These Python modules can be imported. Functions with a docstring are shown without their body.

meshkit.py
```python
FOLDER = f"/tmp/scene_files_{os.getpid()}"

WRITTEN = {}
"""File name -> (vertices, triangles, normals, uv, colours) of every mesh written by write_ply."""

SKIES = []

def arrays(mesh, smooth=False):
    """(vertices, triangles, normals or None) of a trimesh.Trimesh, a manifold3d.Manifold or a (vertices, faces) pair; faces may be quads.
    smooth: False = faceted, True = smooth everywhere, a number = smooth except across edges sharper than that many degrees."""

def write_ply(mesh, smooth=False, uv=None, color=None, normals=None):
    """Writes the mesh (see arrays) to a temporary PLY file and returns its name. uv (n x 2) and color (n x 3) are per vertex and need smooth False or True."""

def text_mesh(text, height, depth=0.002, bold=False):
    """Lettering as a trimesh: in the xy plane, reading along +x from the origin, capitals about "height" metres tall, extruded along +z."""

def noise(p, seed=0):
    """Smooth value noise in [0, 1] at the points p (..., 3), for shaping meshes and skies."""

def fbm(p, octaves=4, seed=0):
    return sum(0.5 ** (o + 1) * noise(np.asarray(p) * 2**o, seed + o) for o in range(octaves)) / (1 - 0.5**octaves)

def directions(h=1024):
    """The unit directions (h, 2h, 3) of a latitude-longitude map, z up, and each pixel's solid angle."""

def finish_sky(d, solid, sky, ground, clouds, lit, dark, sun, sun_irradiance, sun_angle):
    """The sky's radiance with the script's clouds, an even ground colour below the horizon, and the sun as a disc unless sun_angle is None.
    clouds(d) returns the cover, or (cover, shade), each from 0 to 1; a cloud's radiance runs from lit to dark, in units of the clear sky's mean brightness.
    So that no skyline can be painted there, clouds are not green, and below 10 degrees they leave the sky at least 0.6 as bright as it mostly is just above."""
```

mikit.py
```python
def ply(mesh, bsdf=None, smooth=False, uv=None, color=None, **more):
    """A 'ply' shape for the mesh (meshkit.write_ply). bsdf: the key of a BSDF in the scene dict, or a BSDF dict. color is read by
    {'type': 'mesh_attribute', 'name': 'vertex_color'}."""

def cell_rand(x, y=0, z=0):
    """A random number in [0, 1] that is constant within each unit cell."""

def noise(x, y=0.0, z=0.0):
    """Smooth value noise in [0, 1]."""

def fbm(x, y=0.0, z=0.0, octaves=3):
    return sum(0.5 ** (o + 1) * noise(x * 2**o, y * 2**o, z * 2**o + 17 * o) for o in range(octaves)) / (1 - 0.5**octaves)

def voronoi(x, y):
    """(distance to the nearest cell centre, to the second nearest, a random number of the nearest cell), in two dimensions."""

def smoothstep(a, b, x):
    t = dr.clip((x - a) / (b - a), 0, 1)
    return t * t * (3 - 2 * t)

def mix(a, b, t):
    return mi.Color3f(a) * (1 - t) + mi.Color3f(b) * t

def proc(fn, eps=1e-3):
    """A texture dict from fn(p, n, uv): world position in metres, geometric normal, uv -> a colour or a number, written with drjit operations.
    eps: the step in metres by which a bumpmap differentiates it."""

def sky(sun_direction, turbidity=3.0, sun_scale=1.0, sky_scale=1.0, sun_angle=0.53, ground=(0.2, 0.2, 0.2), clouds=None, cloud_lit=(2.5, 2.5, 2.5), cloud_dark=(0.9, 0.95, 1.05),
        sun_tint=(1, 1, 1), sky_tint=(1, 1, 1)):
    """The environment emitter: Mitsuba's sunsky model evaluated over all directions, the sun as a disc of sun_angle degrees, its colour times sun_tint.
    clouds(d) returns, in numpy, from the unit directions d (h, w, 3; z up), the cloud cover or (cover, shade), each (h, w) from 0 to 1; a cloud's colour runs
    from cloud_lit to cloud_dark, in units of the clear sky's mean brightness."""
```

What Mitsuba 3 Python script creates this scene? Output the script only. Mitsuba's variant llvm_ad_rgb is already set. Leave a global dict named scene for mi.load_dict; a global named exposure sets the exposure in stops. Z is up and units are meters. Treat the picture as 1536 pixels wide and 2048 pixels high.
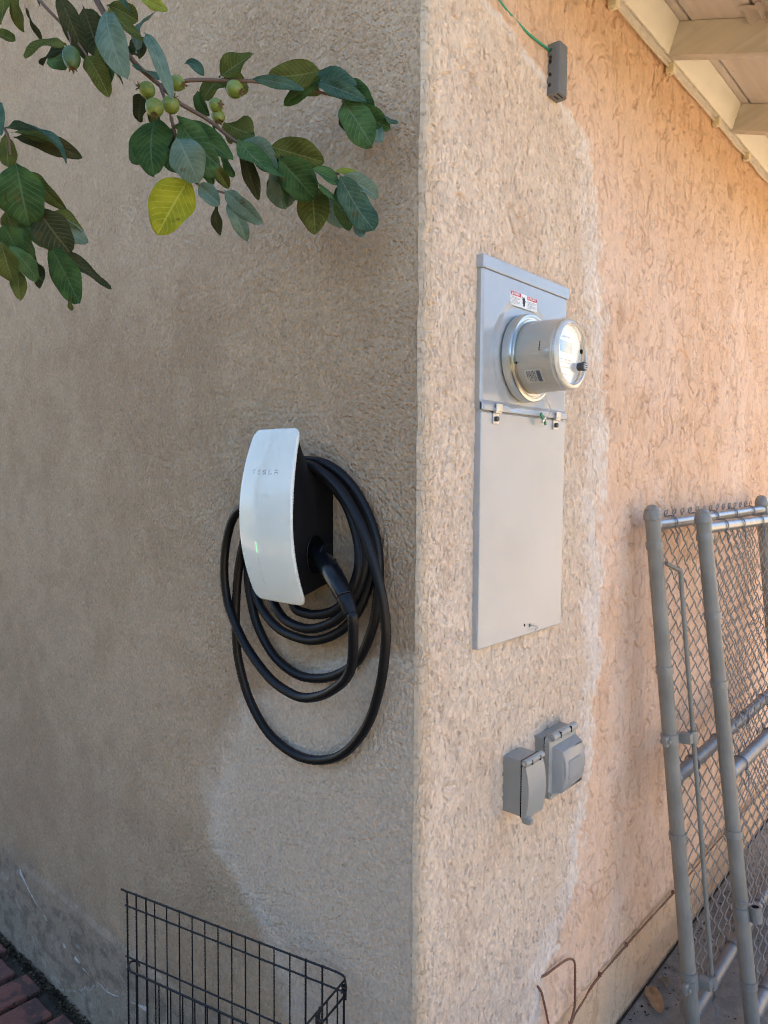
import math, random
import numpy as np, trimesh, manifold3d as m3, drjit as dr, mitsuba as mi, mikit, meshkit
from mikit import proc, noise, fbm, voronoi, cell_rand, smoothstep, mix
from scipy.ndimage import gaussian_filter, map_coordinates

T = mi.ScalarTransform4f
scene, labels = {'type': 'scene'}, {}

# ---------------------------------------------------------------- camera, sky, exposure
yaw, pitch, roll = math.radians(40.9), math.radians(3.2), math.radians(-0.38)
CAM = np.array([-1.055, -0.826, 1.60])
fwd = np.array([math.cos(yaw) * math.cos(pitch), math.sin(yaw) * math.cos(pitch), -math.sin(pitch)])
rgt = np.array([math.sin(yaw), -math.cos(yaw), 0.0])
dwn = np.cross(fwd, rgt)
up = -(-math.sin(roll) * rgt + math.cos(roll) * dwn)
scene['camera'] = {'type': 'perspective', 'fov': 2 * math.degrees(math.atan(768 / 1466)), 'fov_axis': 'x', 'near_clip': 0.02, 'far_clip': 400.0,
                   'to_world': T().look_at(origin=CAM.tolist(), target=(CAM + fwd).tolist(), up=up.tolist())}
SUN_AZ, SUN_EL = math.radians(38), math.radians(54)
scene['sky'] = mikit.sky([math.cos(SUN_AZ) * math.cos(SUN_EL), math.sin(SUN_AZ) * math.cos(SUN_EL), math.sin(SUN_EL)], turbidity=3, sky_tint=(1.0, 0.925, 0.85), sun_tint=(1.0, 0.93, 0.82))
exposure = 3.75

# ---------------------------------------------------------------- helpers
def key_of(name, parent=None):
    base = (parent + '__' + name) if parent else name
    k, i = base, 0
    while k in used:
        i += 1
        k = f'{base}_{i:03d}'
    used.add(k)
    return k
used = set()

def thing(name, label, cat, group=None):
    k = key_of(name)
    labels[k] = {'label': label, 'category': cat}
    if group:
        labels[k]['group'] = group
    return k

def add(name, mesh, mat, parent=None, smooth=False, label=None, cat=None, group=None, kind=None, to_world=None, uv=None):
    """one entry of the scene"""
    k = key_of(name, parent)
    s = mesh if isinstance(mesh, dict) else mikit.ply(mesh, mat, smooth=smooth, uv=uv)
    scene[k] = dict(s)
    if to_world is not None:
        scene[k]['to_world'] = to_world
    l = {}
    if label: l['label'] = label
    if cat: l['category'] = cat
    if group: l['group'] = group
    if kind: l['kind'] = kind
    if l: labels[k] = l
    return k

def cat_(*ms):
    return trimesh.util.concatenate(list(ms))

def box(x0, x1, y0, y1, z0, z1):
    m = trimesh.creation.box(extents=(x1 - x0, y1 - y0, z1 - z0))
    m.apply_translation(((x0 + x1) / 2, (y0 + y1) / 2, (z0 + z1) / 2))
    return m

def rbox(x0, x1, y0, y1, z0, z1, r=0.003, seg=12):
    """box with rounded edges"""
    s = m3.Manifold.sphere(r, seg)
    pts = [s.translate((x, y, z)) for x in (x0 + r, x1 - r) for y in (y0 + r, y1 - r) for z in (z0 + r, z1 - r)]
    return tm(m3.Manifold.batch_hull(pts))

def tm(man):
    m = man.to_mesh()
    return trimesh.Trimesh(np.array(m.vert_properties)[:, :3], np.array(m.tri_verts), process=False)

def man(mesh):
    mesh = trimesh.Trimesh(mesh.vertices, mesh.faces, process=True)
    return m3.Manifold(m3.Mesh(np.asarray(mesh.vertices, np.float32), np.asarray(mesh.faces, np.uint32)))

def catmull(pts, n=8):
    p = np.asarray(pts, float)
    p = np.vstack([2 * p[0] - p[1], p, 2 * p[-1] - p[-2]])
    out = []
    for i in range(1, len(p) - 2):
        t = np.linspace(0, 1, n, endpoint=False)[:, None]
        a, b, c, d = p[i - 1], p[i], p[i + 1], p[i + 2]
        out.append(0.5 * (2 * b + (c - a) * t + (2 * a - 5 * b + 4 * c - d) * t ** 2 + (3 * b - a - 3 * c + d) * t ** 3))
    return np.vstack(out + [p[-2][None]])

def tube(pts, r, sides=8, caps=True):
    p = np.asarray(pts, float)
    n = len(p)
    r = np.broadcast_to(np.asarray(r, float), (n,))
    tg = np.gradient(p, axis=0)
    tg /= np.linalg.norm(tg, axis=1, keepdims=True) + 1e-12
    u = np.cross(tg[0], [0.31, 0.27, 0.91]); u /= np.linalg.norm(u)
    a = np.linspace(0, 2 * np.pi, sides, endpoint=False)
    rings = []
    for i in range(n):
        u = u - tg[i] * (u @ tg[i]); u /= np.linalg.norm(u)
        v = np.cross(tg[i], u)
        rings.append(p[i] + r[i] * (np.cos(a)[:, None] * u + np.sin(a)[:, None] * v))
    V = np.vstack(rings)
    F = []
    for i in range(n - 1):
        for j in range(sides):
            k = (j + 1) % sides
            q = i * sides
            F += [[q + j, q + k, q + sides + k], [q + j, q + sides + k, q + sides + j]]
    if caps:
        c0, c1 = len(V), len(V) + 1
        V = np.vstack([V, p[:1], p[-1:]])
        for j in range(sides):
            k = (j + 1) % sides
            F += [[c0, k, j], [c1, (n - 1) * sides + j, (n - 1) * sides + k]]
    return trimesh.Trimesh(V, F, process=False)

def lathe(profile, axis_from, axis_dir, sides=48):
    """profile: (radius, distance along the axis)"""
    m = trimesh.creation.revolve(np.asarray(profile, float), sections=sides)
    m.apply_transform(trimesh.geometry.align_vectors([0, 0, 1], axis_dir))
    m.apply_translation(axis_from)
    return m

def cyl(a, b, r, sides=24):
    a, b = np.asarray(a, float), np.asarray(b, float)
    L = np.linalg.norm(b - a)
    c = min(0.15 * r, 0.1 * L)
    return lathe([(0, 0), (r - c, 0), (r, c), (r, L - c), (r - c, L), (0, L)], a, (b - a) / L, sides)

def extrude(poly, depth):
    from shapely.geometry import Polygon
    return trimesh.creation.extrude_polygon(Polygon(poly) if not hasattr(poly, 'area') else poly, depth, engine='earcut')

def frame(mesh, o, ex, ey, ez):
    M = np.eye(4)
    M[:3, 0], M[:3, 1], M[:3, 2], M[:3, 3] = ex, ey, ez, o
    mesh = mesh.copy(); mesh.apply_transform(M)
    return mesh

def polyline(x, pts):
    """a drjit piecewise linear function through pts (x ascending)"""
    y = mi.Float(pts[0][1])
    for (x0, y0), (x1, y1) in zip(pts[:-1], pts[1:]):
        t = dr.clip((x - x0) / (x1 - x0), 0, 1)
        y = y + (y1 - y0) * t
    return y

def seg_dist(x, y, pts):
    d = mi.Float(9.0)
    for (x0, y0), (x1, y1) in zip(pts[:-1], pts[1:]):
        dx, dy = x1 - x0, y1 - y0
        t = dr.clip(((x - x0) * dx + (y - y0) * dy) / (dx * dx + dy * dy), 0, 1)
        d = dr.minimum(d, dr.sqrt(dr.square(x - x0 - dx * t) + dr.square(y - y0 - dy * t)))
    return d

# ---------------------------------------------------------------- materials
def mat(key, d, two=True):
    scene[key] = {'type': 'twosided', 'bsdf': d} if two else d

def plain(key, rgb, rough=0.5, spec=0.5, metallic=0.0, vary=0.12, scale=30.0, bump=0.0, bscale=120.0, **more):
    def colour(p, n, uv):
        t = fbm(p.x * scale + 3.1, p.y * scale + 1.7, p.z * scale, 3)
        return mi.Color3f(rgb) * (1 + vary * (t - 0.5) * 2)
    b = {'type': 'principled', 'base_color': proc(colour) if vary else {'type': 'rgb', 'value': list(rgb)}, 'roughness': rough, 'specular': spec, 'metallic': metallic, **more}
    if bump:
        def h(p, n, uv):
            return fbm(p.x * bscale, p.y * bscale, p.z * bscale, 2)
        b = {'type': 'bumpmap', 'arbitrary': proc(h, 5e-4), 'scale': bump, 'bsdf': b}
    mat(key, b)

RPATCH = [(0.2, 0.40), (0.375, 0.485), (0.492, 0.585), (0.536, 0.675), (0.681, 0.69), (0.866, 0.735), (1.066, 0.745), (1.4, 0.745), (1.66, 0.745), (2.035, 0.715), (2.276, 0.69), (2.37, 0.655), (2.41, 0.60), (2.44, 0.48), (2.49, 0.27), (2.52, 0.12), (2.56, 0.0)]

def right_colour(p, n, uv):
    x, z = p.x, p.z
    wob = (fbm(x * 9, z * 9, 2.0, 3) - 0.5) * 0.13 + (fbm(x * 60, z * 60, 5.0, 2) - 0.5) * 0.07
    d = polyline(z, RPATCH) + wob - x                      # >0 inside the patched plaster round the meter panel
    ins = smoothstep(-0.05, 0.03, d)
    band = smoothstep(-0.035, 0.012, d) * (1 - smoothstep(0.02, 0.12, d + 0.05 * (fbm(x * 25, z * 14, 1.0, 3) - 0.5)))
    big = fbm(x * 3.1, z * 2.1, 7.0, 3)
    mid = fbm(x * 14, z * 9, 3.0, 3)
    fine = fbm(x * 130, z * 90, 9.0, 2)
    far = mix((0.69, 0.465, 0.315), (0.75, 0.545, 0.41), smoothstep(0.3, 0.7, 0.55 * big + 0.45 * mid))
    far = mix(far, (0.65, 0.43, 0.265), smoothstep(2.2, 2.7, z + 0.3 * (mid - 0.5)) * 0.8)  # warm bounced light below the eave, painted in as deeper orange
    near = mix((0.70, 0.53, 0.39), (0.77, 0.615, 0.47), smoothstep(0.3, 0.7, 0.5 * big + 0.5 * mid))
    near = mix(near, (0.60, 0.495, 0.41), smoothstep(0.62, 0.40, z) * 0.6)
    c = mix(far, near, ins)
    c = mix(c, (0.82, 0.73, 0.65), band * 0.75 * smoothstep(0.25, 0.55, mid * 0.6 + fine * 0.4))
    grey = smoothstep(0.52, 0.68, fbm(x * 7, z * 5, 21.0, 3)) * smoothstep(0.75, 0.45, z) * ins
    c = mix(c, (0.50, 0.43, 0.38), grey * 0.6)
    c = mix(c, (0.66, 0.49, 0.32), smoothstep(0.034, 0.012, x + 0.01 * (mid - 0.5)) * 0.55)
    c = mix(c, (0.62, 0.43, 0.27), smoothstep(0.225, 0.215, z + 0.006 * (mid - .5)) * 0.8)
    sand = noise(x * 260 + 5, z * 190, 4.0)
    # groove shade and grime painted as lines, plus aggregate specks, finer inside the patch
    def grime_shade_lines(fx, fz, w):
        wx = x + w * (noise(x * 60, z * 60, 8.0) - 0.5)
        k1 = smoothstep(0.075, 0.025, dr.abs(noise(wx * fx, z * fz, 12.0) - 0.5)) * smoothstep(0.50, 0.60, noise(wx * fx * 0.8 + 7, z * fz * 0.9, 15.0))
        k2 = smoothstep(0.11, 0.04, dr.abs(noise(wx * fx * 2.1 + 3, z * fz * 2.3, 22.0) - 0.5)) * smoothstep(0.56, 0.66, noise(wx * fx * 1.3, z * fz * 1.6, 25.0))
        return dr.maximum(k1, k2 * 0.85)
    groove_grime_shade = dr.lerp(grime_shade_lines(25.0, 15.0, 0.011), grime_shade_lines(78.0, 44.0, 0.003), ins)
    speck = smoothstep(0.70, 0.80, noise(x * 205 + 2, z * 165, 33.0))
    m = dr.minimum(1.0, dr.maximum(groove_grime_shade, speck * (0.25 + 0.35 * ins))) * (1 - 0.5 * band)
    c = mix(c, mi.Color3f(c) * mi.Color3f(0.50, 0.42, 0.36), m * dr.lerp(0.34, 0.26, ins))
    return c * (0.90 + 0.12 * fine + 0.12 * sand)

LPATCH = [(0.30, 0.30), (0.55, 0.44), (0.668, 0.62), (0.785, 0.655), (0.925, 0.60), (1.072, 0.49), (1.20, 0.262), (1.265, 0.0), (1.30, -0.15)]
CHIPS = [(1.75, 0.20), (1.62, 0.135), (1.50, 0.10), (1.42, 0.075), (1.30, 0.06), (1.15, 0.055), (0.98, 0.10), (0.86, 0.13)]

def left_colour(p, n, uv):
    y, z = p.y, p.z
    wob = (fbm(y * 7, z * 7, 2.0, 3) - 0.5) * 0.09 + (fbm(y * 45, z * 45, 5.0, 2) - 0.5) * 0.02
    d = polyline(z, LPATCH) + wob - y
    ins = smoothstep(-0.07, 0.06, d)
    rim = smoothstep(-0.05, 0.03, d) * (1 - smoothstep(0.02, 0.10, d))
    big = fbm(y * 2.3, z * 2.3, 4.0, 3)
    mid = fbm(y * 16, z * 16, 3.0, 3)
    fine = fbm(y * 170, z * 170, 9.0, 2)
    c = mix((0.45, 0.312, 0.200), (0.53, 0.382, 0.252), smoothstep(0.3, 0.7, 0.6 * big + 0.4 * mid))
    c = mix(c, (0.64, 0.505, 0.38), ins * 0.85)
    c = mix(c, (0.72, 0.60, 0.475), rim * 0.5 * smoothstep(0.3, 0.6, mid))
    streak = smoothstep(0.53, 0.7, fbm(y * 18, z * 1.6, 31.0, 3))
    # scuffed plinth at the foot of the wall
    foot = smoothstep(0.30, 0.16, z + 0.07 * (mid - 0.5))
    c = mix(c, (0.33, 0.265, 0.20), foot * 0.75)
    cem = smoothstep(0.012, -0.012, z - polyline(y, [(0.8, 0.16), (1.05, 0.10), (1.2, 0.055), (1.32, -0.02), (1.45, -0.08), (1.62, -0.03), (1.72, 0.05), (1.80, 0.085), (2.0, 0.10)]) + 0.03 * (mid - 0.5))
    c = mix(c, (0.35, 0.29, 0.215) , cem * (0.6 + 0.4 * mid))
    chip = smoothstep(0.0045, 0.002, seg_dist(y, z, CHIPS) + 0.02 * (fbm(y * 12, z * 12, 3.0, 2) - 0.5) * 0.6) * smoothstep(0.46, 0.54, noise(y * 38, z * 38, 2.0))
    edge = smoothstep(0.006, 0.001, dr.abs(z - 0.012 * (fine - .5) - polyline(y, [(0.8, 0.16), (1.05, 0.10), (1.2, 0.055), (1.32, -0.02), (1.45, -0.08), (1.62, -0.03), (1.72, 0.05), (1.80, 0.085), (2.0, 0.10)]) + 0.03 * (mid - 0.5))) * smoothstep(0.5, 0.6, noise(y * 60, z * 60, 6.0))
    c = mix(c, (0.62, 0.58, 0.52), dr.maximum(chip * 0.8, edge * 0.45))
    sand = noise(y * 240 + 5, z * 210, 4.0)
    pale = smoothstep(0.66, 0.80, noise(y * 205 + 1, z * 190, 44.0))
    dark = smoothstep(0.64, 0.80, noise(y * 190 + 1, z * 180, 55.0))
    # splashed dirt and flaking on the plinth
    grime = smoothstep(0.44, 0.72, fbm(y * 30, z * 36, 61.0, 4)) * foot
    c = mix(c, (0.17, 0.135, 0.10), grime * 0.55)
    flake = smoothstep(0.64, 0.80, fbm(y * 34 + 4, z * 52, 71.0, 4)) * foot
    c = mix(c, (0.50, 0.44, 0.36), flake * 0.35)
    c = mix(c, (0.66, 0.61, 0.54), chip * 0.8)
    return c * (0.84 + 0.16 * fine + 0.16 * sand + 0.10 * pale - 0.10 * dark)

def left_bump(p, n, uv):
    # rounded sand-float grain, about 6 mm, in the plane of the wall
    a, b = p.y * 0.82 + p.z * 0.57, -p.y * 0.57 + p.z * 0.82
    g2 = noise(a * 235 + 3.3, b * 200, 7.0)
    w1 = (noise(a * 90, b * 90, 1.0) - 0.5) * 0.012
    w2 = (noise(a * 90, b * 90, 2.0) - 0.5) * 0.012
    g = noise((a + w1) * 230, (b + w2) * 200, p.x * 200) + 0.5 * noise((a + w2) * 430 + 9, (b + w1) * 400, p.x * 300)
    return smoothstep(0.15, 0.95, g2) * 0.75 + 0.25 * g

mat('left_stucco', {'type': 'bumpmap', 'arbitrary': proc(left_bump, 8e-4), 'scale': 0.0056, 'bsdf': {'type': 'principled', 'base_color': proc(left_colour), 'roughness': 0.75, 'specular': 0.25}})

def right_bump(p, n, uv):
    # trowelled finish: flat plateaus cut by narrow broken worms, finer inside the patch
    x, z = p.x, p.z
    d = polyline(z, RPATCH) + (fbm(x * 9, z * 9, 2.0, 2) - 0.5) * 0.13 - x
    ins = smoothstep(-0.05, 0.03, d)
    def worms(fx, fz, w):
        wx = x + w * (noise(x * 60, z * 55, 8.0) - 0.5)
        k1 = smoothstep(0.10, 0.035, dr.abs(noise(wx * fx + 31, z * fz, 112.0) - 0.5)) * smoothstep(0.44, 0.54, noise(wx * fx * 0.8 + 7, z * fz * 0.9, 115.0))
        k2 = smoothstep(0.14, 0.05, dr.abs(noise(wx * fx * 1.9 + 3, z * fz * 2.0, 122.0) - 0.5)) * smoothstep(0.50, 0.60, noise(wx * fx * 1.2, z * fz * 1.4, 125.0))
        return dr.maximum(k1, k2 * 0.8)
    g = dr.lerp(0.75 * worms(27.0, 15.0, 0.012), 0.8 * worms(84.0, 52.0, 0.004), ins)
    s = smoothstep(0.66, 0.78, noise(x * 205 + 2, z * 165, 133.0)) * (0.3 + 0.7 * ins)
    pit = dr.maximum(g, s * 0.6)
    return -pit + 0.16 * noise(x * 420, z * 380, p.y * 300)
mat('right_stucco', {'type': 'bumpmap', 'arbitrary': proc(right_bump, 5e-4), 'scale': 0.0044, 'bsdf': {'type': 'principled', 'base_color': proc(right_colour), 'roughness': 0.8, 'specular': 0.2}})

plain('back_stucco', (0.5, 0.4, 0.3), 0.8, 0.2, scale=4)
plain('added_house_stucco', (0.72, 0.66, 0.56), 0.85, 0.2, scale=3)
plain('roof_shingle', (0.11, 0.1, 0.09), 0.85, 0.2, vary=0.3, scale=8)

def wood_colour(base, dirt, along):
    def f(p, n, uv):
        a, b, c = (p.x * 3, p.y * 60, p.z * 60) if along == 'x' else (p.x * 90, p.y * 4, p.z * 70 + p.y * 23)
        g = fbm(a, b, c, 3)
        d = smoothstep(0.55, 0.72, fbm(p.x * 11, p.y * 11, p.z * 11 + 5, 3))
        return mix(mi.Color3f(base) * (0.86 + 0.26 * g), dirt, d * 0.45)
    return f

def grain_bump(along):
    def f(p, n, uv):
        a, b, c = (p.x * 5, p.y * 160, p.z * 160) if along == 'x' else (p.x * 200, p.y * 6, p.z * 190 + p.y * 62)
        return fbm(a, b, c, 3)
    return f
mat('rafter_wood', {'type': 'bumpmap', 'arbitrary': proc(grain_bump('y'), 6e-4), 'scale': 0.004, 'bsdf': {'type': 'principled', 'base_color': proc(wood_colour((0.66, 0.62, 0.545), (0.50, 0.46, 0.39), 'y')), 'roughness': 0.6, 'specular': 0.3}})
mat('soffit_wood', {'type': 'bumpmap', 'arbitrary': proc(grain_bump('x'), 6e-4), 'scale': 0.0012, 'bsdf': {'type': 'principled', 'base_color': proc(wood_colour((0.66, 0.61, 0.56), (0.52, 0.47, 0.42), 'x')), 'roughness': 0.6, 'specular': 0.3}})
plain('cream_paint', (0.88, 0.85, 0.72), 0.45, 0.4, vary=0.05, scale=14, bump=0.0006, bscale=60)
plain('flake_paint', (0.55, 0.49, 0.42), 0.6, 0.3)

# ---------------------------------------------------------------- the house: two displaced stucco walls that meet at the corner
rng = np.random.RandomState(11)

def field(shape, su, sz, seed):
    g = gaussian_filter(np.random.RandomState(seed).standard_normal(shape).astype(np.float32), (sz, su), mode='wrap')
    return g / g.std()

def coords(a, b, d0, d1):
    """from a to b with a spacing that grows from d0 to d1"""
    out = [a]
    while out[-1] < b:
        out.append(out[-1] + d0 + (d1 - d0) * (out[-1] - a) / (b - a))
    out[-1] = b
    return np.array(out)

def sheet(U, Z, at, flip):
    u, z = np.meshgrid(U, Z)
    V = at(u, z).reshape(-1, 3)
    nu, nz = len(U), len(Z)
    i = (np.arange(nz - 1)[:, None] * nu + np.arange(nu - 1)).ravel()
    a, b, c, d = i, i + 1, i + nu + 1, i + nu
    F = np.vstack([np.c_[a, b, c], np.c_[a, c, d]])
    return V, (F[:, ::-1] if flip else F)

house = thing('house', 'peach and brown stucco house corner with exposed rafter eaves', 'house')
GR = 0.0015
WU, WZ = 2.75, 2.85
shp = (int(WZ / GR), int(WU / GR))
zz = np.arange(shp[0])[:, None] * GR
xx = np.arange(shp[1])[None, :] * GR
bx = np.interp(zz, [p[0] for p in RPATCH], [p[1] for p in RPATCH])
near = 1 / (1 + np.exp(-((bx - xx) + 0.02 * field(shp, 20, 20, 3)) / 0.03))          # 1 inside the patched plaster
low = np.clip((0.55 - zz) / 0.3, 0, 1) * near                                          # smeared plaster near the ground
warp = field(shp, 6, 6, 1)
step = lambda v, lo, hi: (lambda t: t * t * (3 - 2 * t))(np.clip((v - lo) / (hi - lo), 0, 1))
def worm(su, sz, w, seed):          # meandering broken grooves, about w*2*su wide
    return 1 - step(np.abs(field(shp, su, sz, seed)), w * 0.45, w * 1.15)
flat = step(field(shp, 20, 36, 8), 0.0, 1.0)                                            # flats with few marks
line = worm(9.0, 10.0, 0.26, 2) * step(field(shp, 11, 12, 4), 0.05, 0.4)                     # upright trowel worms
line2 = worm(5.0, 5.5, 0.36, 5) * step(field(shp, 8, 8, 6), 0.1, 0.4)
pits = step(field(shp, 1.7, 2.6, 7), 1.05, 1.5)
dash = worm(3.0, 5.5, 0.36, 16) * step(field(shp, 4.5, 6.5, 17), 0.25, 0.55)
grain = field(shp, 1.6, 2.0, 14)
h = (1 - near) * (-0.0058 * np.maximum(line * (1 - 0.3 * flat), 0.6 * line2 * (1 - flat)) + 0.0010 * field(shp, 14, 30, 9) + 0.0003 * grain)
h += near * (-0.0050 * np.maximum(line * step(field(shp, 12, 16, 15), 0.5, 1.2), 0.6 * pits) + 0.0003 * grain + 0.0009 * field(shp, 30, 40, 12))
h += low * (0.0022 * field(shp, 12, 26, 13) - 0.002 * line)
h += 0.0010 * (1 / (1 + np.exp(-(bx - xx + 0.02 * warp * 0.5) / 0.02)))                                  # the patch lies proud of the old coat
h *= np.clip((zz - 0.215) / 0.01, 0.25, 1)
h += 0.007 * (1 / (1 + np.exp(-(zz - 0.222 - 0.003 * warp * 0.6) / 0.003)))                    # drip edge above the plinth
U = np.concatenate([coords(0.0, 0.78, 0.0018, 0.0020)[:-1], coords(0.78, 2.7, 0.0022, 0.0100)])
Z = np.concatenate([np.arange(-0.12, 0.46, 0.0036), np.arange(0.46, 2.48, 0.0019), np.arange(2.48, 2.801, 0.0036)])

def right_at(u, z):
    d = map_coordinates(h, [np.clip(z / GR, 0, shp[0] - 2), np.clip(u / GR, 0, shp[1] - 2)], order=1, mode='nearest')
    d = d * (1 - np.exp(-np.clip(u, 0, 1) / 0.010)) - 0.0060 * np.exp(-u / 0.012) * meshkit.fbm(np.stack([z * 22, u * 0, z * 0 + 4], -1), 3, 2) 
    r = 0.007                                                                     # the rounded arris
    bow = np.where(u < r, r - np.sqrt(np.maximum(r * r - (r - u) ** 2, 0)), 0)
    return np.stack([u, -d + bow, z], -1)
V, F = sheet(U, Z, right_at, False)
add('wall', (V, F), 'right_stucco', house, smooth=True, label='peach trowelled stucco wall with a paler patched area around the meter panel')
del V, F

def left_h(y, z):
    k = np.stack([y * 5, z * 5 + 3, 0 * y + 0.3], -1)
    d = 0.006 * (meshkit.fbm(k, 3, 3) - 0.5) + 0.0016 * (meshkit.fbm(k * 9, 2, 8) - 0.5)
    top = 0.235 - 0.0 * y + 0.02 * (meshkit.fbm(k * 2, 2, 5) - 0.5) - np.clip((y - 1.72) / 0.15, 0, 1) * 0.10
    t = np.clip((top - z) / 0.016, 0, 1)
    d += (0.008 + 0.010 * (meshkit.fbm(k * 5, 3, 9) - 0.5)) * t * t * (3 - 2 * t) * np.clip((y - 0.5) / 0.4, 0, 1)
    t = np.clip((0.12 - z) / 0.2, 0, 1)
    d += 0.006 * t * t + 0.010 * (meshkit.fbm(k * 4, 3, 6) - 0.5) * t
    return d
UL, ZL = coords(0.0, 2.6, 0.0045, 0.011), np.arange(-0.15, 3.9, 0.0065)

def left_at(u, z):
    d = left_h(u, z)
    d = d * (1 - np.exp(-u / 0.02)) - 0.0060 * np.exp(-u / 0.012) * meshkit.fbm(np.stack([z * 22, u * 0, z * 0 + 4], -1), 3, 2)
    r = 0.007
    bow = np.where(u < r, r - np.sqrt(np.maximum(r * r - (r - u) ** 2, 0)), 0)
    return np.stack([-d + bow, u, z], -1)
V, F = sheet(UL, ZL, left_at, True)
add('wall', (V, F), 'left_stucco', house, smooth=True, label='brown sand textured stucco wall with a pale patch low beside the corner')
del V, F, h, line, line2, pits, flat, near, low, grain
# the rest of the shell, out of sight
add('wall', cat_(box(2.7, 9, 0.002, 0.15, -0.12, 2.8), box(0.004, 0.15, 2.6, 8, -0.12, 4.0), box(8.85, 9, 0.16, 8, -0.12, 4), box(0.16, 9, 7.85, 8.0, -0.12, 2.8)), 'back_stucco', house)

SL = math.radians(18.5)
E_OUT = np.array([0, -math.cos(SL), -math.sin(SL)])
E_N = np.array([0, -math.sin(SL), math.cos(SL)])
EX = np.array([1.0, 0, 0])
EAVE0 = np.array([0, 0.0, 2.798])
def eave_box(x0, x1, o0, o1, n0, n1, r=0.0):
    m = rbox(x0, x1, o0, o1, n0, n1, r, 8) if r else box(x0, x1, o0, o1, n0, n1)
    m.apply_translation((0, 0, 0))
    v = m.vertices
    V = EAVE0 + v[:, :1] * EX + v[:, 1:2] * E_OUT + v[:, 2:3] * E_N
    f = m.faces[:, ::-1]
    return trimesh.Trimesh(V, f, process=False)
rx = [-0.105 + 0.606 * k for k in range(0, 8)]
for k, x in enumerate(rx):
    if x < 0: continue
    add('rafter', eave_box(x, x + 0.041, -0.02, 0.55, 0.0, 0.0885, 0.003), 'rafter_wood', house, smooth=30)
for x0, x1 in zip(rx[:-1], rx[1:]):
    add('frieze_block', eave_box(max(x0 + 0.0425, 0.004), x1 - 0.0015, -0.018, 0.020, 0.001, 0.0875, 0.002), 'cream_paint', house, smooth=30)
add('trim_board', rbox(0.004, 4.2, -0.013, 0.03, 2.772, 2.793, 0.002), 'rafter_wood', house, smooth=30)
o = -0.10
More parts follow.
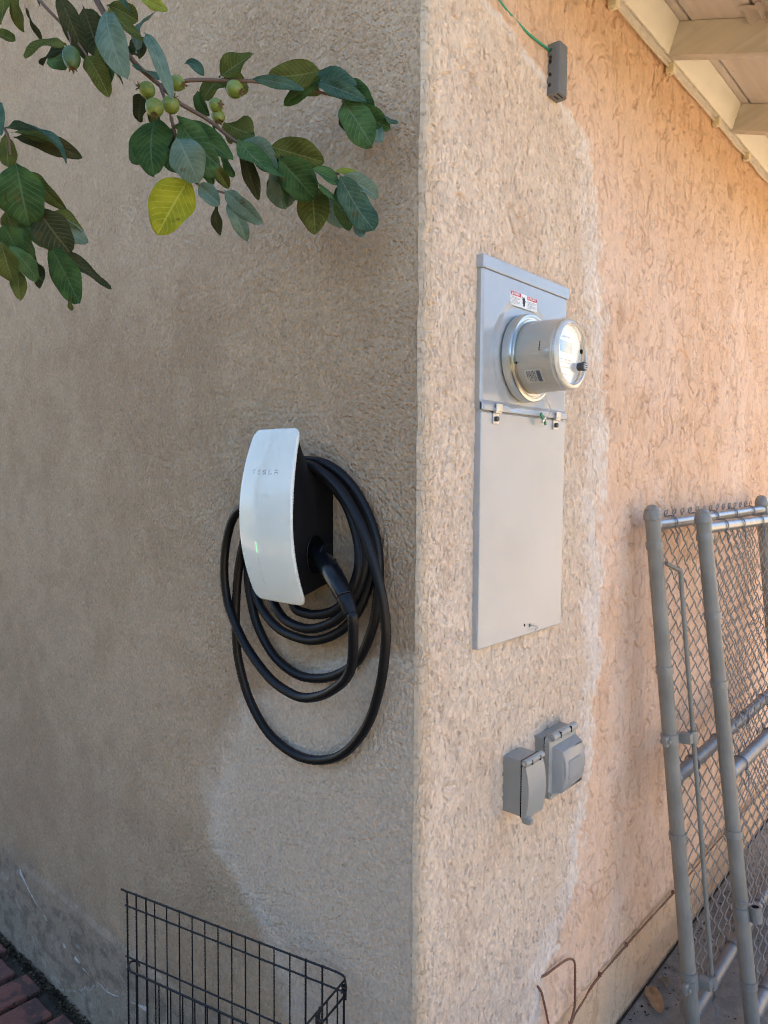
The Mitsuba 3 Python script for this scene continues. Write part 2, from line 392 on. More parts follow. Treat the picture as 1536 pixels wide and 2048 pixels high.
for k, w in enumerate([0.146, 0.19, 0.19, 0.19]):
    b = add('eave_board', eave_box(-0.055, 4.3, o + 0.0035, o + w - 0.0035, 0.0895, 0.107, 0.004), 'soffit_wood', house, smooth=30)
    if k == 1:
        # curling flake of paint
        fl = []
        for (cx, co, ln, wd, curl, sd) in ((1.035, 0.232, 0.075, 0.045, 0.014, 1), (1.02, 0.262, 0.055, 0.022, 0.018, 2), (1.09, 0.258, 0.04, 0.028, 0.012, 3)):
            s = np.linspace(0, 1, 9); q = np.linspace(-1, 1, 7)
            S, Q = np.meshgrid(s, q)
            jag = 1 + 0.35 * np.sin(S * 9 + sd * 2) * 0.5
            X = cx + S * ln; O = co + Q * wd / 2 * jag + 0.012 * S
            N = 0.0885 - curl * (np.abs(Q) ** 1.6) * (0.3 + S) - 0.004 * np.sin(S * 7 + sd)
            P = EAVE0 + X.reshape(-1, 1) * EX + O.reshape(-1, 1) * E_OUT + N.reshape(-1, 1) * E_N
            i = (np.arange(6)[:, None] * 9 + np.arange(8)).ravel()
            fl.append(trimesh.Trimesh(P, np.vstack([np.c_[i, i + 1, i + 10], np.c_[i, i + 10, i + 9]]), process=False))
        add('paint_flake', cat_(*fl), 'flake_paint', b, smooth=True)
    o += w
ridge = 3.6
def slab(y0, y1):
    a = EAVE0 + E_N * 0.112
    s = math.tan(SL)
    z = lambda y: a[2] + (y - a[1]) * s
    q = [(y0, z(y0)), (y1, z(y1)), (y1, z(y1) + 0.05), (y0, z(y0) + 0.05)]
    m = extrude([(p[0], p[1]) for p in q], 9.9)
    return frame(m, (-0.06, 0, 0), (0, 1, 0), (0, 0, 1), (1, 0, 0))
s1 = slab(-0.56, ridge + 0.3)
s2 = s1.copy(); s2.vertices[:, 1] = 2 * (ridge + 0.3) - s2.vertices[:, 1]; s2.invert()
add('roof', cat_(s1, s2), 'roof_shingle', house)

# string of clear block lamps along the eave
sl = thing('string_light', 'clear cable with small translucent block lamps along the eave', 'string light')
mat('clear_cable', {'type': 'principled', 'base_color': {'type': 'rgb', 'value': [0.62, 0.56, 0.42]}, 'roughness': 0.25, 'specular': 0.6}, True)
mat('lamp_plastic', {'type': 'principled', 'base_color': {'type': 'rgb', 'value': [0.72, 0.66, 0.46]}, 'roughness': 0.22, 'specular': 0.6, 'clearcoat': 0.5}, True)
lx = [0.33, 0.725, 1.115, 1.535, 1.885, 2.3, 2.7]
pts = []
for a, b in zip(lx[:-1], lx[1:]):
    for t in np.linspace(0, 1, 8, endpoint=False):
        pts.append((a + (b - a) * t, -0.019 - 0.001 * math.sin(9 * t + a * 7), 2.757 - 0.003 * math.sin(math.pi * t) + 0.0012 * math.sin(9 * t + a * 20)))
pts = np.array(pts)
for off in (0.0, 0.0042):
    add('cable', tube(catmull(pts + [0, -0.2 * off, off], 2), 0.0022, 6), 'clear_cable', sl, smooth=True)
for x in lx:
    lamp = add('lamp', rbox(x - 0.012, x + 0.012, -0.034, -0.010, 2.742, 2.764, 0.003, 10), 'lamp_plastic', sl, smooth=40)
    add('lens', lathe([(0, 0.0035), (0.004, 0.003), (0.006, 0.0015), (0.0065, 0)], (x, -0.022, 2.7425), (0, 0, -1), 16), 'lamp_plastic', lamp, smooth=True)
    add('clip', rbox(x - 0.016, x + 0.016, -0.036, -0.012, 2.7625, 2.767, 0.0015, 8), 'clear_cable', lamp, smooth=30)

# ---------------------------------------------------------------- ground
def concrete_colour(p, n, uv):
    a = fbm(p.x * 2.3, p.y * 2.3, 3.0, 3); b = fbm(p.x * 30, p.y * 30, 5.0, 3); c = noise(p.x * 300, p.y * 300, 1.0)
    col = mix((0.21, 0.195, 0.175), (0.32, 0.295, 0.26), smoothstep(0.25, 0.75, 0.6 * a + 0.4 * b))
    col = mix(col, (0.12, 0.11, 0.1), smoothstep(0.62, 0.75, fbm(p.x * 14, p.y * 14, 8.0, 3)) * 0.5)
    return col * (0.86 + 0.28 * c)
def concrete_bump(p, n, uv):
    return fbm(p.x * 150, p.y * 150, 2.0, 3)
mat('concrete', {'type': 'bumpmap', 'arbitrary': proc(concrete_bump, 8e-4), 'scale': 0.003, 'bsdf': {'type': 'principled', 'base_color': proc(concrete_colour), 'roughness': 0.85, 'specular': 0.2}})
def soil_colour(p, n, uv):
    return mix((0.05, 0.042, 0.034), (0.1, 0.085, 0.065), fbm(p.x * 30, p.y * 30, 1.0, 4))
mat('soil', {'type': 'principled', 'base_color': proc(soil_colour), 'roughness': 0.95, 'specular': 0.1})
def yard_colour(p, n, uv):
    return mix(mix((0.30, 0.25, 0.19), (0.40, 0.34, 0.26), fbm(p.x * 1.2, p.y * 1.2, 1.0, 4)), (0.13, 0.14, 0.07), smoothstep(-2.6, -3.4, p.x + 0.5 * fbm(p.x, p.y, 4.0, 3)) * smoothstep(0.2, 0.45, fbm(p.x * 2, p.y * 2, 8.0, 4)))
mat('yard_dirt', {'type': 'principled', 'base_color': proc(yard_colour), 'roughness': 0.95, 'specular': 0.1})
g = trimesh.Trimesh([(-150, -150, -0.16), (150, -150, -0.16), (150, 150, -0.16), (-150, 150, -0.16)], [(0, 1, 2), (0, 2, 3)], process=False)
add('ground', g, 'yard_dirt', kind='structure')
add('concrete_path', rbox(-0.05, 9.0, -3.0, -0.011, -0.2, 0.0, 0.006), 'concrete', smooth=30, kind='structure')
# narrow dirt joint between path and wall
add('wall_joint', box(0.0, 9, -0.0105, 0.0015, -0.16, -0.012), 'soil', kind='structure')

mat('brick_red', {'type': 'principled', 'base_color': proc(lambda p, n, uv: mix(mix((0.20, 0.083, 0.062), (0.28, 0.115, 0.085), fbm(p.x * 5, p.y * 5, 2.0, 2)), (0.07, 0.055, 0.05), smoothstep(0.5, 0.7, fbm(p.x * 26, p.y * 26, 6.0, 3)) * 0.75) * (0.8 + 0.4 * noise(p.x * 260, p.y * 260, p.z * 260))), 'roughness': 0.8, 'specular': 0.25})
mat('brick_dark', {'type': 'principled', 'base_color': proc(lambda p, n, uv: mix((0.15, 0.08, 0.066), (0.21, 0.10, 0.08), fbm(p.x * 20, p.y * 20, 2.0, 3)) * (0.8 + 0.4 * noise(p.x * 240, p.y * 240, p.z * 240))), 'roughness': 0.8, 'specular': 0.25})
bed = box(-3.2, -0.0, -1.5, 3.2, -0.155, -0.103)
add('brick_paving', bed, 'soil', kind='structure')
variants = []
for s in range(4):
    b = rbox(-0.121, 0.121, -0.057, 0.057, -0.05, 0.0, 0.007, 8)
    b = trimesh.Trimesh(b.vertices, b.faces, process=True).subdivide()
    n_ = meshkit.fbm(b.vertices * 25 + s * 11, 2, s) - 0.5
    b.vertices += b.vertex_normals * n_[:, None] * 0.006
    variants.append([mikit.ply(b, m_, smooth=True) for m_ in ('brick_red', 'brick_dark')])
def put(s, x, y, z, rz, tilt):
    return {**s, 'to_world': T().translate([x, y, z]).rotate([0, 0, 1], rz).rotate([1, 0, 0], tilt)}
pitch_y = 0.139
r2 = np.random.RandomState(4)
for j in range(12):
    y = 1.29 + (j - 4) * pitch_y + 0.0
    for i in range(3):
        x = -0.160 - i * 0.262 - (0.03 if j % 2 else 0.0)
        s = variants[r2.randint(4)][int(r2.rand() < 0.35)]
        k = key_of('brick', 'brick_paving')
        scene[k] = put(s, x + r2.uniform(-.006, .006), y + r2.uniform(-.004, .004), -0.084 + r2.uniform(-.004, .003), r2.uniform(-1.5, 1.5), r2.uniform(-1.2, 1.2))
# dead leaf litter and moss in the joints and against the wall
lit = []
rl = np.random.RandomState(9)
def scrap(x, y, z, s, r):
    a = r.rand() * 6.28
    q = np.array([(-1, -.3, 0), (0, -.45, .25), (1, -.1, .05), (0.9, .3, .2), (-.2, .4, 0), (-.9, .2, .1)]) * s
    R_ = trimesh.transformations.rotation_matrix(a, (0, 0, 1))[:3, :3] @ trimesh.transformations.rotation_matrix(r.uniform(-.8, .8), (1, 0, 0))[:3, :3]
    return trimesh.Trimesh(q @ R_.T + (x, y, z), [(0, 1, 5), (1, 4, 5), (1, 2, 4), (2, 3, 4)], process=False)
for k in range(2600):
    y = rl.uniform(0.7, 2.3)
    u = rl.rand()
    if u < 0.62:
        x, z = -0.018 - abs(rl.normal(0, 0.014)), -0.098 + rl.uniform(0, .02)
    else:
        j = rl.randint(0, 12)
        x, y, z = rl.uniform(-0.6, -0.05), 1.29 + (j - 4.5) * pitch_y + rl.normal(0, .006), -0.098 + rl.uniform(-.002, .012)
    lit.append(scrap(x, y, z, rl.uniform(.003, .009), rl))
mat('litter', {'type': 'principled', 'base_color': proc(lambda p, n, uv: mix((0.03, 0.025, 0.018), (0.12, 0.1, 0.06), smoothstep(0.5, 0.9, cell_rand(p.x * 90, p.y * 90, p.z * 90)))), 'roughness': 0.9, 'specular': 0.1})
add('leaf_litter', cat_(*lit), 'litter', kind='stuff', label='dark leaf litter and crumbs in the paving joints along the wall', cat='litter')

# ---------------------------------------------------------------- wall charger
plain('white_glass', (0.84, 0.83, 0.745), 0.10, 0.5, vary=0.0, clearcoat=0.5, clearcoat_gloss=0.98)
plain('plate_edge', (0.78, 0.78, 0.75), 0.3, 0.5, vary=0.0)
plain('black_plastic', (0.007, 0.007, 0.008), 0.5, 0.22, vary=0.1, bump=0.0002, bscale=700)
plain('black_gloss', (0.005, 0.006, 0.008), 0.22, 0.4, vary=0.0)
plain('cable_rubber', (0.007, 0.0072, 0.009), 0.40, 0.32, vary=0.15, scale=60)
plain('print_grey', (0.30, 0.31, 0.31), 0.35, 0.6, vary=0.0)
plain('seam_grey', (0.52, 0.53, 0.52), 0.4, 0.4, vary=0.0)
scene['green_glow'] = {'type': 'principled', 'base_color': {'type': 'rgb', 'value': [0.1, 0.5, 0.2]}, 'roughness': 0.4}

PY, PZ = 0.291, 1.5085            # centre of the faceplate on the wall (y, z)
HW, HH = 0.0785, 0.1735

def plate_x(y, z):
    t = (z - PZ) / HH
    s = (y - PY) / HW
    return -(0.131 - 0.033 * np.abs(t + 0.02) ** 2.0 - 0.010 * np.clip(-t, 0, 2) ** 2 - 0.0055 * s * s)

def rounded_outline(hw, hh, r, n=14):
    pts = []
    for cx, cz, a0 in ((hw - r, hh - r, 0), (-hw + r, hh - r, 90), (-hw + r, -hh + r, 180), (hw - r, -hh + r, 270)):
        for a in np.radians(a0 + np.linspace(0, 90, n)):
            pts.append((cx + r * math.cos(a), cz + r * math.sin(a)))
    # add points along the straight sides
    out = []
    for p, q in zip(pts, pts[1:] + pts[:1]):
        d = math.dist(p, q); k = max(1, int(d / 0.008))
        for i in range(k):
            out.append((p[0] + (q[0] - p[0]) * i / k, p[1] + (q[1] - p[1]) * i / k))
    return np.array(out)
O = rounded_outline(HW, HH, 0.019)
O[:, 0] *= 1 - 0.16 * np.clip(O[:, 1:2].ravel() / HH, 0, 1) ** 2 - 0.05 * np.clip(-O[:, 1] / HH, 0, 1) ** 2
rings, n = [], len(O)
inner = [(s, 0.0) for s in (0.08, 0.2, 0.32, 0.44, 0.56, 0.66, 0.75, 0.83, 0.89, 0.935)]
shr = lambda d: (O * np.array([1 - d / HW, 1 - d / HH]))
for s, _ in inner:
    q = O * s * np.array([1 - 0.004 / HW, 1 - 0.004 / HH]) / 0.95
    rings.append((q, 0.0))
for d, e in ((0.0034, 0.0), (0.0018, 0.0004), (0.0006, 0.0014), (0.0, 0.003), (0.0002, 0.0055), (0.0012, 0.0072), (0.004, 0.0078)):
    rings.append((shr(d), e))
V = []
for q, e in rings:
    V.append(np.c_[plate_x(PY + q[:, 0], PZ + q[:, 1]) + e, PY + q[:, 0], PZ + q[:, 1]])
V = np.vstack(V + [[(plate_x(PY, PZ), PY, PZ)]])
F = []
for i in range(len(rings) - 1):
    for j in range(n):
        k = (j + 1) % n
        F += [(i * n + j, i * n + k, (i + 1) * n + k), (i * n + j, (i + 1) * n + k, (i + 1) * n + j)]
F += [(len(V) - 1, (j + 1) % n, j) for j in range(n)]
pm = trimesh.Trimesh(V, F, process=False)
if pm.face_normals[len(F) - 1][0] > 0:
    pm.invert()

charger = thing('wall_charger', 'white glass fronted wall charger with black body on the brown stucco wall', 'car charger')
plate = add('faceplate', pm, 'white_glass', charger, smooth=True)
# body behind the plate
prof = [(0.0, 1.378), (-0.02, 1.371), (-0.085, 1.353)]
for z in np.linspace(1.353, 1.668, 16):
    prof.append((float(plate_x(PY + 0.06, z)) + 0.0085, float(z)))
prof += [(-0.074, 1.622), (-0.05, 1.588), (0.0, 1.562)]
body = extrude(prof, 0.136)                       # polygon (x, z), extruded along y
body = frame(body, (0, 0.358, 0), (1, 0, 0), (0, 0, 1), (0, -1, 0))
if body.volume < 0: body.invert()
cut = trimesh.creation.icosphere(3, 1.0)
cut.apply_scale((0.024, 0.030, 0.039)); cut.apply_translation((-0.051, 0.219, 1.434))
bm = man(body) - man(cut)
bv = tm(bm)
bv.vertices[:, 1] = PY + 0.002 + (bv.vertices[:, 1] - PY) * (1 - 0.17 * np.clip((bv.vertices[:, 2] - PZ) / HH, 0, 1) ** 2)
bd = add('body', bv, 'black_plastic', charger, smooth=30)
rim = [(-0.051 + 0.0243 * math.cos(a), 0.2213, 1.434 + 0.0393 * math.sin(a)) for a in np.linspace(0, 2 * np.pi, 49)]
add('socket_rim', tube(rim, 0.0012, 8, False), 'black_gloss', bd, smooth=True)
add('socket', cyl((-0.051, 0.199, 1.440), (-0.051, 0.191, 1.440), 0.017), 'black_gloss', bd, smooth=30)

def on_plate(y, z, w, hgt, mesh=None, lift=0.0003):
    """small raised stroke on the curved plate, centred at y, z"""
    s = box(-0.0004, 0.0, -w / 2, w / 2, -hgt / 2, hgt / 2)
    s = trimesh.Trimesh(s.vertices, s.faces, process=True)
    v, f = trimesh.remesh.subdivide_to_size(s.vertices, s.faces, 0.004)
    v = np.array(v); v[:, 1] += y; v[:, 2] += z
    v[:, 0] += plate_x(v[:, 1], v[:, 2]) + 0.0002 - lift * 0
    return trimesh.Trimesh(v, f, process=False)
strokes = []
LH, LW, ST = 0.0088, 0.0094, 0.00125
def bar(cx, cz, w, hh_):
    strokes.append(on_plate(cx, cz, w, hh_))
zt = 1.5965
yl = [0.3265 - i * 0.0170 for i in range(5)]
m_, b_ = zt, zt - LH / 2 + ST / 2
t_ = zt + LH / 2 - ST / 2
bar(yl[0], t_, LW, ST); bar(yl[0], zt - 0.0012, ST, LH - 0.0024)                              # T
for z in (t_, m_, b_): bar(yl[1], z, LW * 0.9, ST)                                           # E
bar(yl[2], t_, LW, ST); bar(yl[2], m_, LW, ST); bar(yl[2], b_, LW, ST)                        # S
bar(yl[2] + LW / 2 - ST / 2, (t_ + m_) / 2, ST, LH / 2 - ST); bar(yl[2] - LW / 2 + ST / 2, (b_ + m_) / 2, ST, LH / 2 - ST)
bar(yl[3] + LW / 2 - ST / 2, zt, ST, LH); bar(yl[3] - ST / 2, b_, LW - ST, ST)                # L
bar(yl[4], t_, LW, ST); bar(yl[4], m_ - 0.0004, LW, ST)                                      # A
for s in (-1, 1): bar(yl[4] + s * (LW / 2 - ST / 2), (m_ + b_) / 2 - ST / 2, ST, LH / 2 - ST)
add('lettering', cat_(*strokes), 'print_grey', plate)
add('seam', on_plate(0.3135, 1.403, 0.0007, 0.064), 'seam_grey', plate)
led = on_plate(0.3135, 1.4465, 0.0013, 0.021)
k = add('indicator_light', led, 'green_glow', plate, label='glowing green line')
scene[k]['emitter'] = {'type': 'area', 'sampling_weight': 0.01, 'radiance': {'type': 'rgb', 'value': [0.03, 0.13, 0.05]}}

CABLE =  [(-0.06,0.285,1.345),(-0.06,0.271,1.321),(-0.055,0.25,1.314),(-0.05,0.22,1.314),(-0.045,0.175,1.328),(-0.04,0.141,1.361),(-0.035,0.121,1.414),(-0.03,0.128,1.468),(-0.03,0.157,1.532),(-0.035,0.191,1.569),(-0.04,0.231,1.594),(-0.045,0.288,1.604),(-0.045,0.354,1.574),(-0.04,0.389,1.505),(-0.04,0.395,1.413),(-0.045,0.366,1.339),(-0.05,0.338,1.308),(-0.05,0.31,1.289),(-0.05,0.261,1.281),(-0.045,0.22,1.287),(-0.04,0.17,1.312),(-0.03,0.132,1.361),(-0.026,0.113,1.418),(-0.024,0.117,1.472),(-0.024,0.143,1.529),(-0.03,0.186,1.576),(-0.036,0.235,1.602),(-0.04,0.299,1.611),(-0.03,0.389,1.577),(-0.022,0.441,1.502),(-0.02,0.462,1.405),(-0.022,0.448,1.335),(-0.025,0.414,1.292),(-0.028,0.357,1.261),(-0.03,0.294,1.252),(-0.03,0.24,1.256),(-0.028,0.182,1.28),(-0.022,0.139,1.321),(-0.015,0.113,1.379),(-0.014,0.103,1.428),(-0.014,0.115,1.489),(-0.016,0.146,1.546),(-0.03,0.186,1.59),(-0.04,0.231,1.611),(-0.045,0.299,1.615),(-0.04,0.395,1.558),(-0.03,0.453,1.47),(-0.028,0.462,1.366),(-0.028,0.45,1.304),(-0.026,0.428,1.251),(-0.022,0.382,1.198),(-0.018,0.318,1.17),(-0.016,0.255,1.171),(-0.015,0.194,1.191),(-0.014,0.141,1.229),(-0.014,0.109,1.284),(-0.014,0.093,1.339),(-0.014,0.087,1.402),(-0.014,0.094,1.466),(-0.016,0.118,1.523),(-0.025,0.152,1.574),(-0.036,0.195,1.608),(-0.046,0.24,1.619),(-0.055,0.298,1.611),(-0.05,0.394,1.551),(-0.045,0.456,1.439),(-0.042,0.48,1.366),(-0.04,0.491,1.284),(-0.038,0.493,1.223),(-0.034,0.487,1.162),(-0.026,0.46,1.084),(-0.018,0.405,1.02),(-0.014,0.322,0.992),(-0.013,0.247,1.0),(-0.014,0.177,1.034),(-0.018,0.113,1.105),(-0.026,0.072,1.194),(-0.036,0.051,1.274),(-0.042,0.046,1.32),(-0.048,0.052,1.376),(-0.052,0.069,1.434),(-0.055,0.098,1.498),(-0.055,0.144,1.557),(-0.056,0.194,1.594),(-0.06,0.245,1.612),(-0.065,0.309,1.593),(-0.065,0.394,1.54),(-0.062,0.464,1.502),(-0.06,0.496,1.446),(-0.058,0.509,1.385),(-0.056,0.507,1.333),(-0.055,0.491,1.286),(-0.055,0.438,1.218),(-0.056,0.36,1.163),(-0.058,0.29,1.143),(-0.06,0.234,1.145),(-0.066,0.163,1.175),(-0.076,0.102,1.23),(-0.086,0.072,1.273),(-0.094,0.061,1.309),(-0.1,0.062,1.333),(-0.104,0.065,1.347)]
cable = thing('charging_cable', 'thick black charging cable coiled round the wall charger', 'charging cable')
# the connector: socket -> grip -> strain relief
hp = [(-0.050, 0.236, 1.440), (-0.055, 0.212, 1.434), (-0.064, 0.184, 1.424), (-0.077, 0.155, 1.412), (-0.088, 0.128, 1.396), (-0.095, 0.108, 1.381), (-0.099, 0.095, 1.369)]
hc = catmull(hp, 6)
tt = np.linspace(0, 1, len(hc))
rad = np.interp(tt, [0, .2, .3, .55, .8, 1], [.0135, .0155, .0185, .0195, .0175, .0155])
grip = add('connector', tube(hc, rad, 24), 'black_gloss', cable, smooth=True)
d_ = hc[-1] - hc[-4]; d_ /= np.linalg.norm(d_)
sr0 = hc[-1]; d2 = np.array([-0.06, -0.50, -0.86]); d2 /= np.linalg.norm(d2)
sr = catmull([sr0 - d_ * 0.001, sr0 + d_ * 0.006 + d2 * 0.004, sr0 + d_ * 0.008 + d2 * 0.014, sr0 + d_ * 0.008 + d2 * 0.025], 6)
add('strain_relief', tube(sr, np.linspace(0.0158, 0.0125, len(sr)), 24), 'cable_rubber', grip, smooth=True)
for i in range(3):
    q = np.array([(-0.068 - 0.007 * i, 0.150 - 0.010 * i, 1.431 - 0.006 * i)])
    dome = trimesh.creation.icosphere(1, 0.0022); dome.apply_translation(q[0]); 
    add('button_stud', dome, 'black_plastic', grip, smooth=True)
CB = [c for c in CABLE[:-4]] + [tuple(sr[-1] + d2 * 0.012 + (0, 0, -0.004)), tuple(sr[-1] - d2 * 0.004)]
add('cable', tube(catmull(CB, 9), 0.0097, 18), 'cable_rubber', cable, smooth=True)

# ---------------------------------------------------------------- meter panel
plain('panel_paint', (0.36, 0.38, 0.395), 0.18, 1.0, vary=0.10, scale=7, bump=0.0014, bscale=9, clearcoat=1.0, clearcoat_gloss=0.94)
plain('panel_paint_side', (0.40, 0.40, 0.38), 0.35, 0.5, vary=0.03, scale=5)
plain('zinc', (0.55, 0.55, 0.53), 0.32, 0.5, metallic=0.85, vary=0.2, scale=90)
plain('dark_metal', (0.08, 0.08, 0.08), 0.4, 0.5, metallic=0.6, vary=0.0)
plain('sticker_white', (0.80, 0.80, 0.78), 0.5, 0.4, vary=0.0)
plain('sticker_red', (0.62, 0.06, 0.09), 0.5, 0.4, vary=0.0)
plain('ink', (0.05, 0.055, 0.07), 0.6, 0.3, vary=0.0)
plain('ink_grey', (0.34, 0.35, 0.36), 0.6, 0.3, vary=0.0)
plain('hole_black', (0.006, 0.006, 0.006), 0.9, 0.1, vary=0.0)

panel = thing('meter_panel', 'tall grey steel meter panel set into the patched peach wall', 'electrical panel')
FX0, FX1, FZ0, FZ1, FY = 0.160, 0.514, 1.243, 2.021, -0.022
ZS = 1.722
add('flange', rbox(FX0 - 0.010, FX1 + 0.008, -0.0045, 0.02, FZ0 - 0.004, FZ1 + 0.0, 0.002), 'panel_paint_side', panel, smooth=30)
add('back_box', rbox(FX0 + 0.003, FX1 - 0.003, FY + 0.004, 0.06, FZ0 + 0.003, FZ1 - 0.004, 0.001), 'panel_paint_side', panel, smooth=30)
add('top_cap', rbox(FX0 - 0.0025, FX1 + 0.0025, FY - 0.0035, 0.0, FZ1 - 0.025, FZ1 + 0.001, 0.002), 'panel_paint', panel, smooth=30)
CX, CZ = 0.322, 1.838
def pressed_cover():
    # upper cover with a shallow pressed hollow round the meter and a folded lower lip
    us = np.linspace(FX0, FX1, 80); zs = np.linspace(ZS, FZ1 - 0.026, 80)
    u, z = np.meshgrid(us, zs)
    r_ = np.hypot(u - CX, z - CZ)
    y = FY + 0.0035 * np.clip((0.128 - r_) / 0.02, 0, 1) ** 2 * (3 - 2 * np.clip((0.128 - r_) / 0.02, 0, 1))
    y = y - 0.0055 * np.clip((ZS + 0.017 - z) / 0.004, 0, 1)
    edge = np.minimum(np.minimum(u - FX0, FX1 - u), 0.003)
    y = y + 0.003 - np.sqrt(np.maximum(0.003 ** 2 - (0.003 - edge) ** 2, 0))
    P = np.stack([u, y, z], -1).reshape(-1, 3)
    i = (np.arange(79)[:, None] * 80 + np.arange(79)).ravel()
    m = trimesh.Trimesh(P, np.vstack([np.c_[i, i + 1, i + 81], np.c_[i, i + 81, i + 80]]), process=False)
    return m
cover = add('upper_cover', pressed_cover(), 'panel_paint', panel, smooth=True)
add('side_skirt', cat_(rbox(FX0, FX0 + 0.0015, FY + 0.003, 0.0, ZS + 0.001, FZ1 - 0.026, 0.0005), rbox(FX1 - 0.0015, FX1, FY + 0.003, 0.0, ZS + 0.001, FZ1 - 0.026, 0.0005), rbox(FX0 + .002, FX1 - .002, FY - 0.0055, FY + 0.004, ZS - 0.0005, ZS + 0.001, 0.0004)), 'panel_paint_side', cover, smooth=30)
door = add('lower_door', rbox(FX0 + 0.001, FX1 - 0.001, FY - 0.0005, 0.0, FZ0, ZS - 0.0025, 0.0028), 'panel_paint', panel, smooth=30)
add('padlock_hole', cyl((0.343, FY + 0.001, 1.2665), (0.343, FY - 0.0009, 1.2665), 0.0032, 16), 'hole_black', door)
add('padlock_hole', cyl((0.366, FY + 0.001, 1.2625), (0.366, FY - 0.0012, 1.2625), 0.0042, 16), 'dark_metal', door)
for x in (0.212, 0.462):
    c = add('latch_clip', cat_(rbox(x - 0.011, x + 0.011, FY - 0.0035, FY - 0.0002, 1.696, 1.7175, 0.0008), rbox(x - 0.011, x + 0.011, FY - 0.0105, FY - 0.002, 1.7165, 1.7275, 0.0012), rbox(x - 0.011, x + 0.011, FY - 0.0115, FY - 0.0090, 1.7205, 1.7365, 0.0010)), 'zinc', panel, smooth=30)
    sc = cyl((x, FY - 0.002, 1.706), (x, FY - 0.0085, 1.706), 0.0052, 20)
    slot = box(x - 0.0045, x + 0.0045, FY - 0.0095, FY - 0.0070, 1.7053, 1.7067)
    add('screw', tm(man(sc) - man(slot)), 'dark_metal', c, smooth=30)

# warning sticker
yb = FY - 0.0006
sx0, sx1, sz1, sz0 = 0.264, 0.372, 1.972, 1.943
st = add('warning_label', rbox(sx0, sx1, yb, yb + 0.001, sz0, sz1, 0.0003, 6), 'sticker_white', panel)
def words(txt, x, z, hgt, key, parent, name='lettering', y=yb - 0.0004, bold=False):
    m = meshkit.text_mesh(txt, hgt, 0.0004, bold)
    add(name, frame(m, (x, y, z), (1, 0, 0), (0, 0, 1), (0, -1, 0)), key, parent)
third = (sx1 - sx0) * 0.385
for x, txt in ((sx0, 'DANGER'), (sx1 - third, 'PELIGRO')):
    add('header', rbox(x + 0.0008, x + third - 0.0008, yb - 0.0004, yb + 0.0003, sz1 - 0.0085, sz1 - 0.0008, 0.0002, 6), 'sticker_red', st)
    words(txt, x + 0.0095, sz1 - 0.0066, 0.0042, 'sticker_white', st, y=yb - 0.0006, bold=True)
    tri = extrude([(0, 0), (0.0056, 0), (0.0028, 0.005)], 0.0004)
    add('warning_triangle', frame(tri, (x + 0.0026, yb - 0.0005, sz1 - 0.0070), (1, 0, 0), (0, 0, 1), (0, -1, 0)), 'sticker_white', st)
    ls = []
    for q in range(6):
        w_ = third * (0.86, 0.8, 0.55, 0.84, 0.78, 0.4)[q]
        ls.append(box(x + 0.002, x + 0.002 + w_, yb - 0.0003, yb + 0.0002, sz1 - 0.0115 - 0.0026 * q - 0.0010, sz1 - 0.0115 - 0.0026 * q))
    add('fine_print', cat_(*ls), 'ink_grey', st)
hx = (sx0 + sx1) / 2 - 0.0105
hand = [(0.007, -0.0), (0.0125, 0.0), (0.0135, 0.007), (0.0165, 0.011), (0.0155, 0.0125), (0.0125, 0.011), (0.0128, 0.017), (0.0113, 0.0172), (0.0106, 0.012), (0.0103, 0.0186), (0.0088, 0.0186), (0.0084, 0.012), (0.0076, 0.0175), (0.0062, 0.0170), (0.0064, 0.011), (0.0053, 0.0145), (0.0041, 0.0138), (0.0050, 0.007)]
add('hand_symbol', frame(extrude(hand, 0.0004), (hx, yb - 0.0004, sz0 + 0.004), (1, 0, 0), (0, 0, 1), (0, -1, 0)), 'ink', st)
bolt_ = [(0.0, 0.021), (0.0035, 0.018), (0.0022, 0.0165), (0.0052, 0.0135), (0.003, 0.0145), (0.0042, 0.017), (0.001, 0.0195)]
add('spark_symbol', frame(extrude(bolt_, 0.0004), (hx, yb - 0.0004, sz0 + 0.003), (1, 0, 0), (0, 0, 1), (0, -1, 0)), 'ink', st)

# bottom sealing wire
sw = catmull([(0.366, FY - 0.001, 1.263), (0.372, FY - 0.010, 1.262), (0.382, FY - 0.012, 1.256), (0.376, FY - 0.009, 1.253), (0.388, FY - 0.011, 1.247), (0.395, FY - 0.009, 1.249)], 6)
add('seal_wire', tube(sw, 0.0011, 6), 'zinc', door, smooth=True)

# ---------------------------------------------------------------- the meter, plugged into the panel
plain('taupe_plastic', (0.43, 0.40, 0.335), 0.38, 0.5, vary=0.03, scale=12)
plain('meter_white', (0.80, 0.82, 0.80), 0.45, 0.4, vary=0.0)
plain('lcd_glass', (0.33, 0.42, 0.42), 0.2, 0.6, vary=0.0)
plain('bright_metal', (0.66, 0.65, 0.60), 0.24, 0.5, metallic=1.0, vary=0.05, scale=40)
scene['clear_cover'] = {'type': 'thindielectric', 'int_ior': 1.58}
plain('rim_plastic', (0.55, 0.53, 0.46), 0.15, 0.6, vary=0.0, spec_trans=0.0, clearcoat=0.8)
plain('tag_green', (0.02, 0.22, 0.12), 0.4, 0.5, vary=0.2, scale=200)
meter = thing('electric_meter', 'round electric meter with clear cover plugged into the grey panel', 'electric meter')
ax = (0, -1, 0)
ring = lathe([(0.076, 0.0), (0.090, 0.0), (0.0915, 0.004), (0.0915, 0.018), (0.0895, 0.0215), (0.0855, 0.022), (0.0835, 0.0185), (0.0805, 0.0185), (0.0790, 0.022), (0.076, 0.022)], (CX, FY - 0.001, CZ), ax, 72)
rg = add('locking_ring', ring, 'bright_metal', meter, smooth=40)
Y0 = FY - 0.012
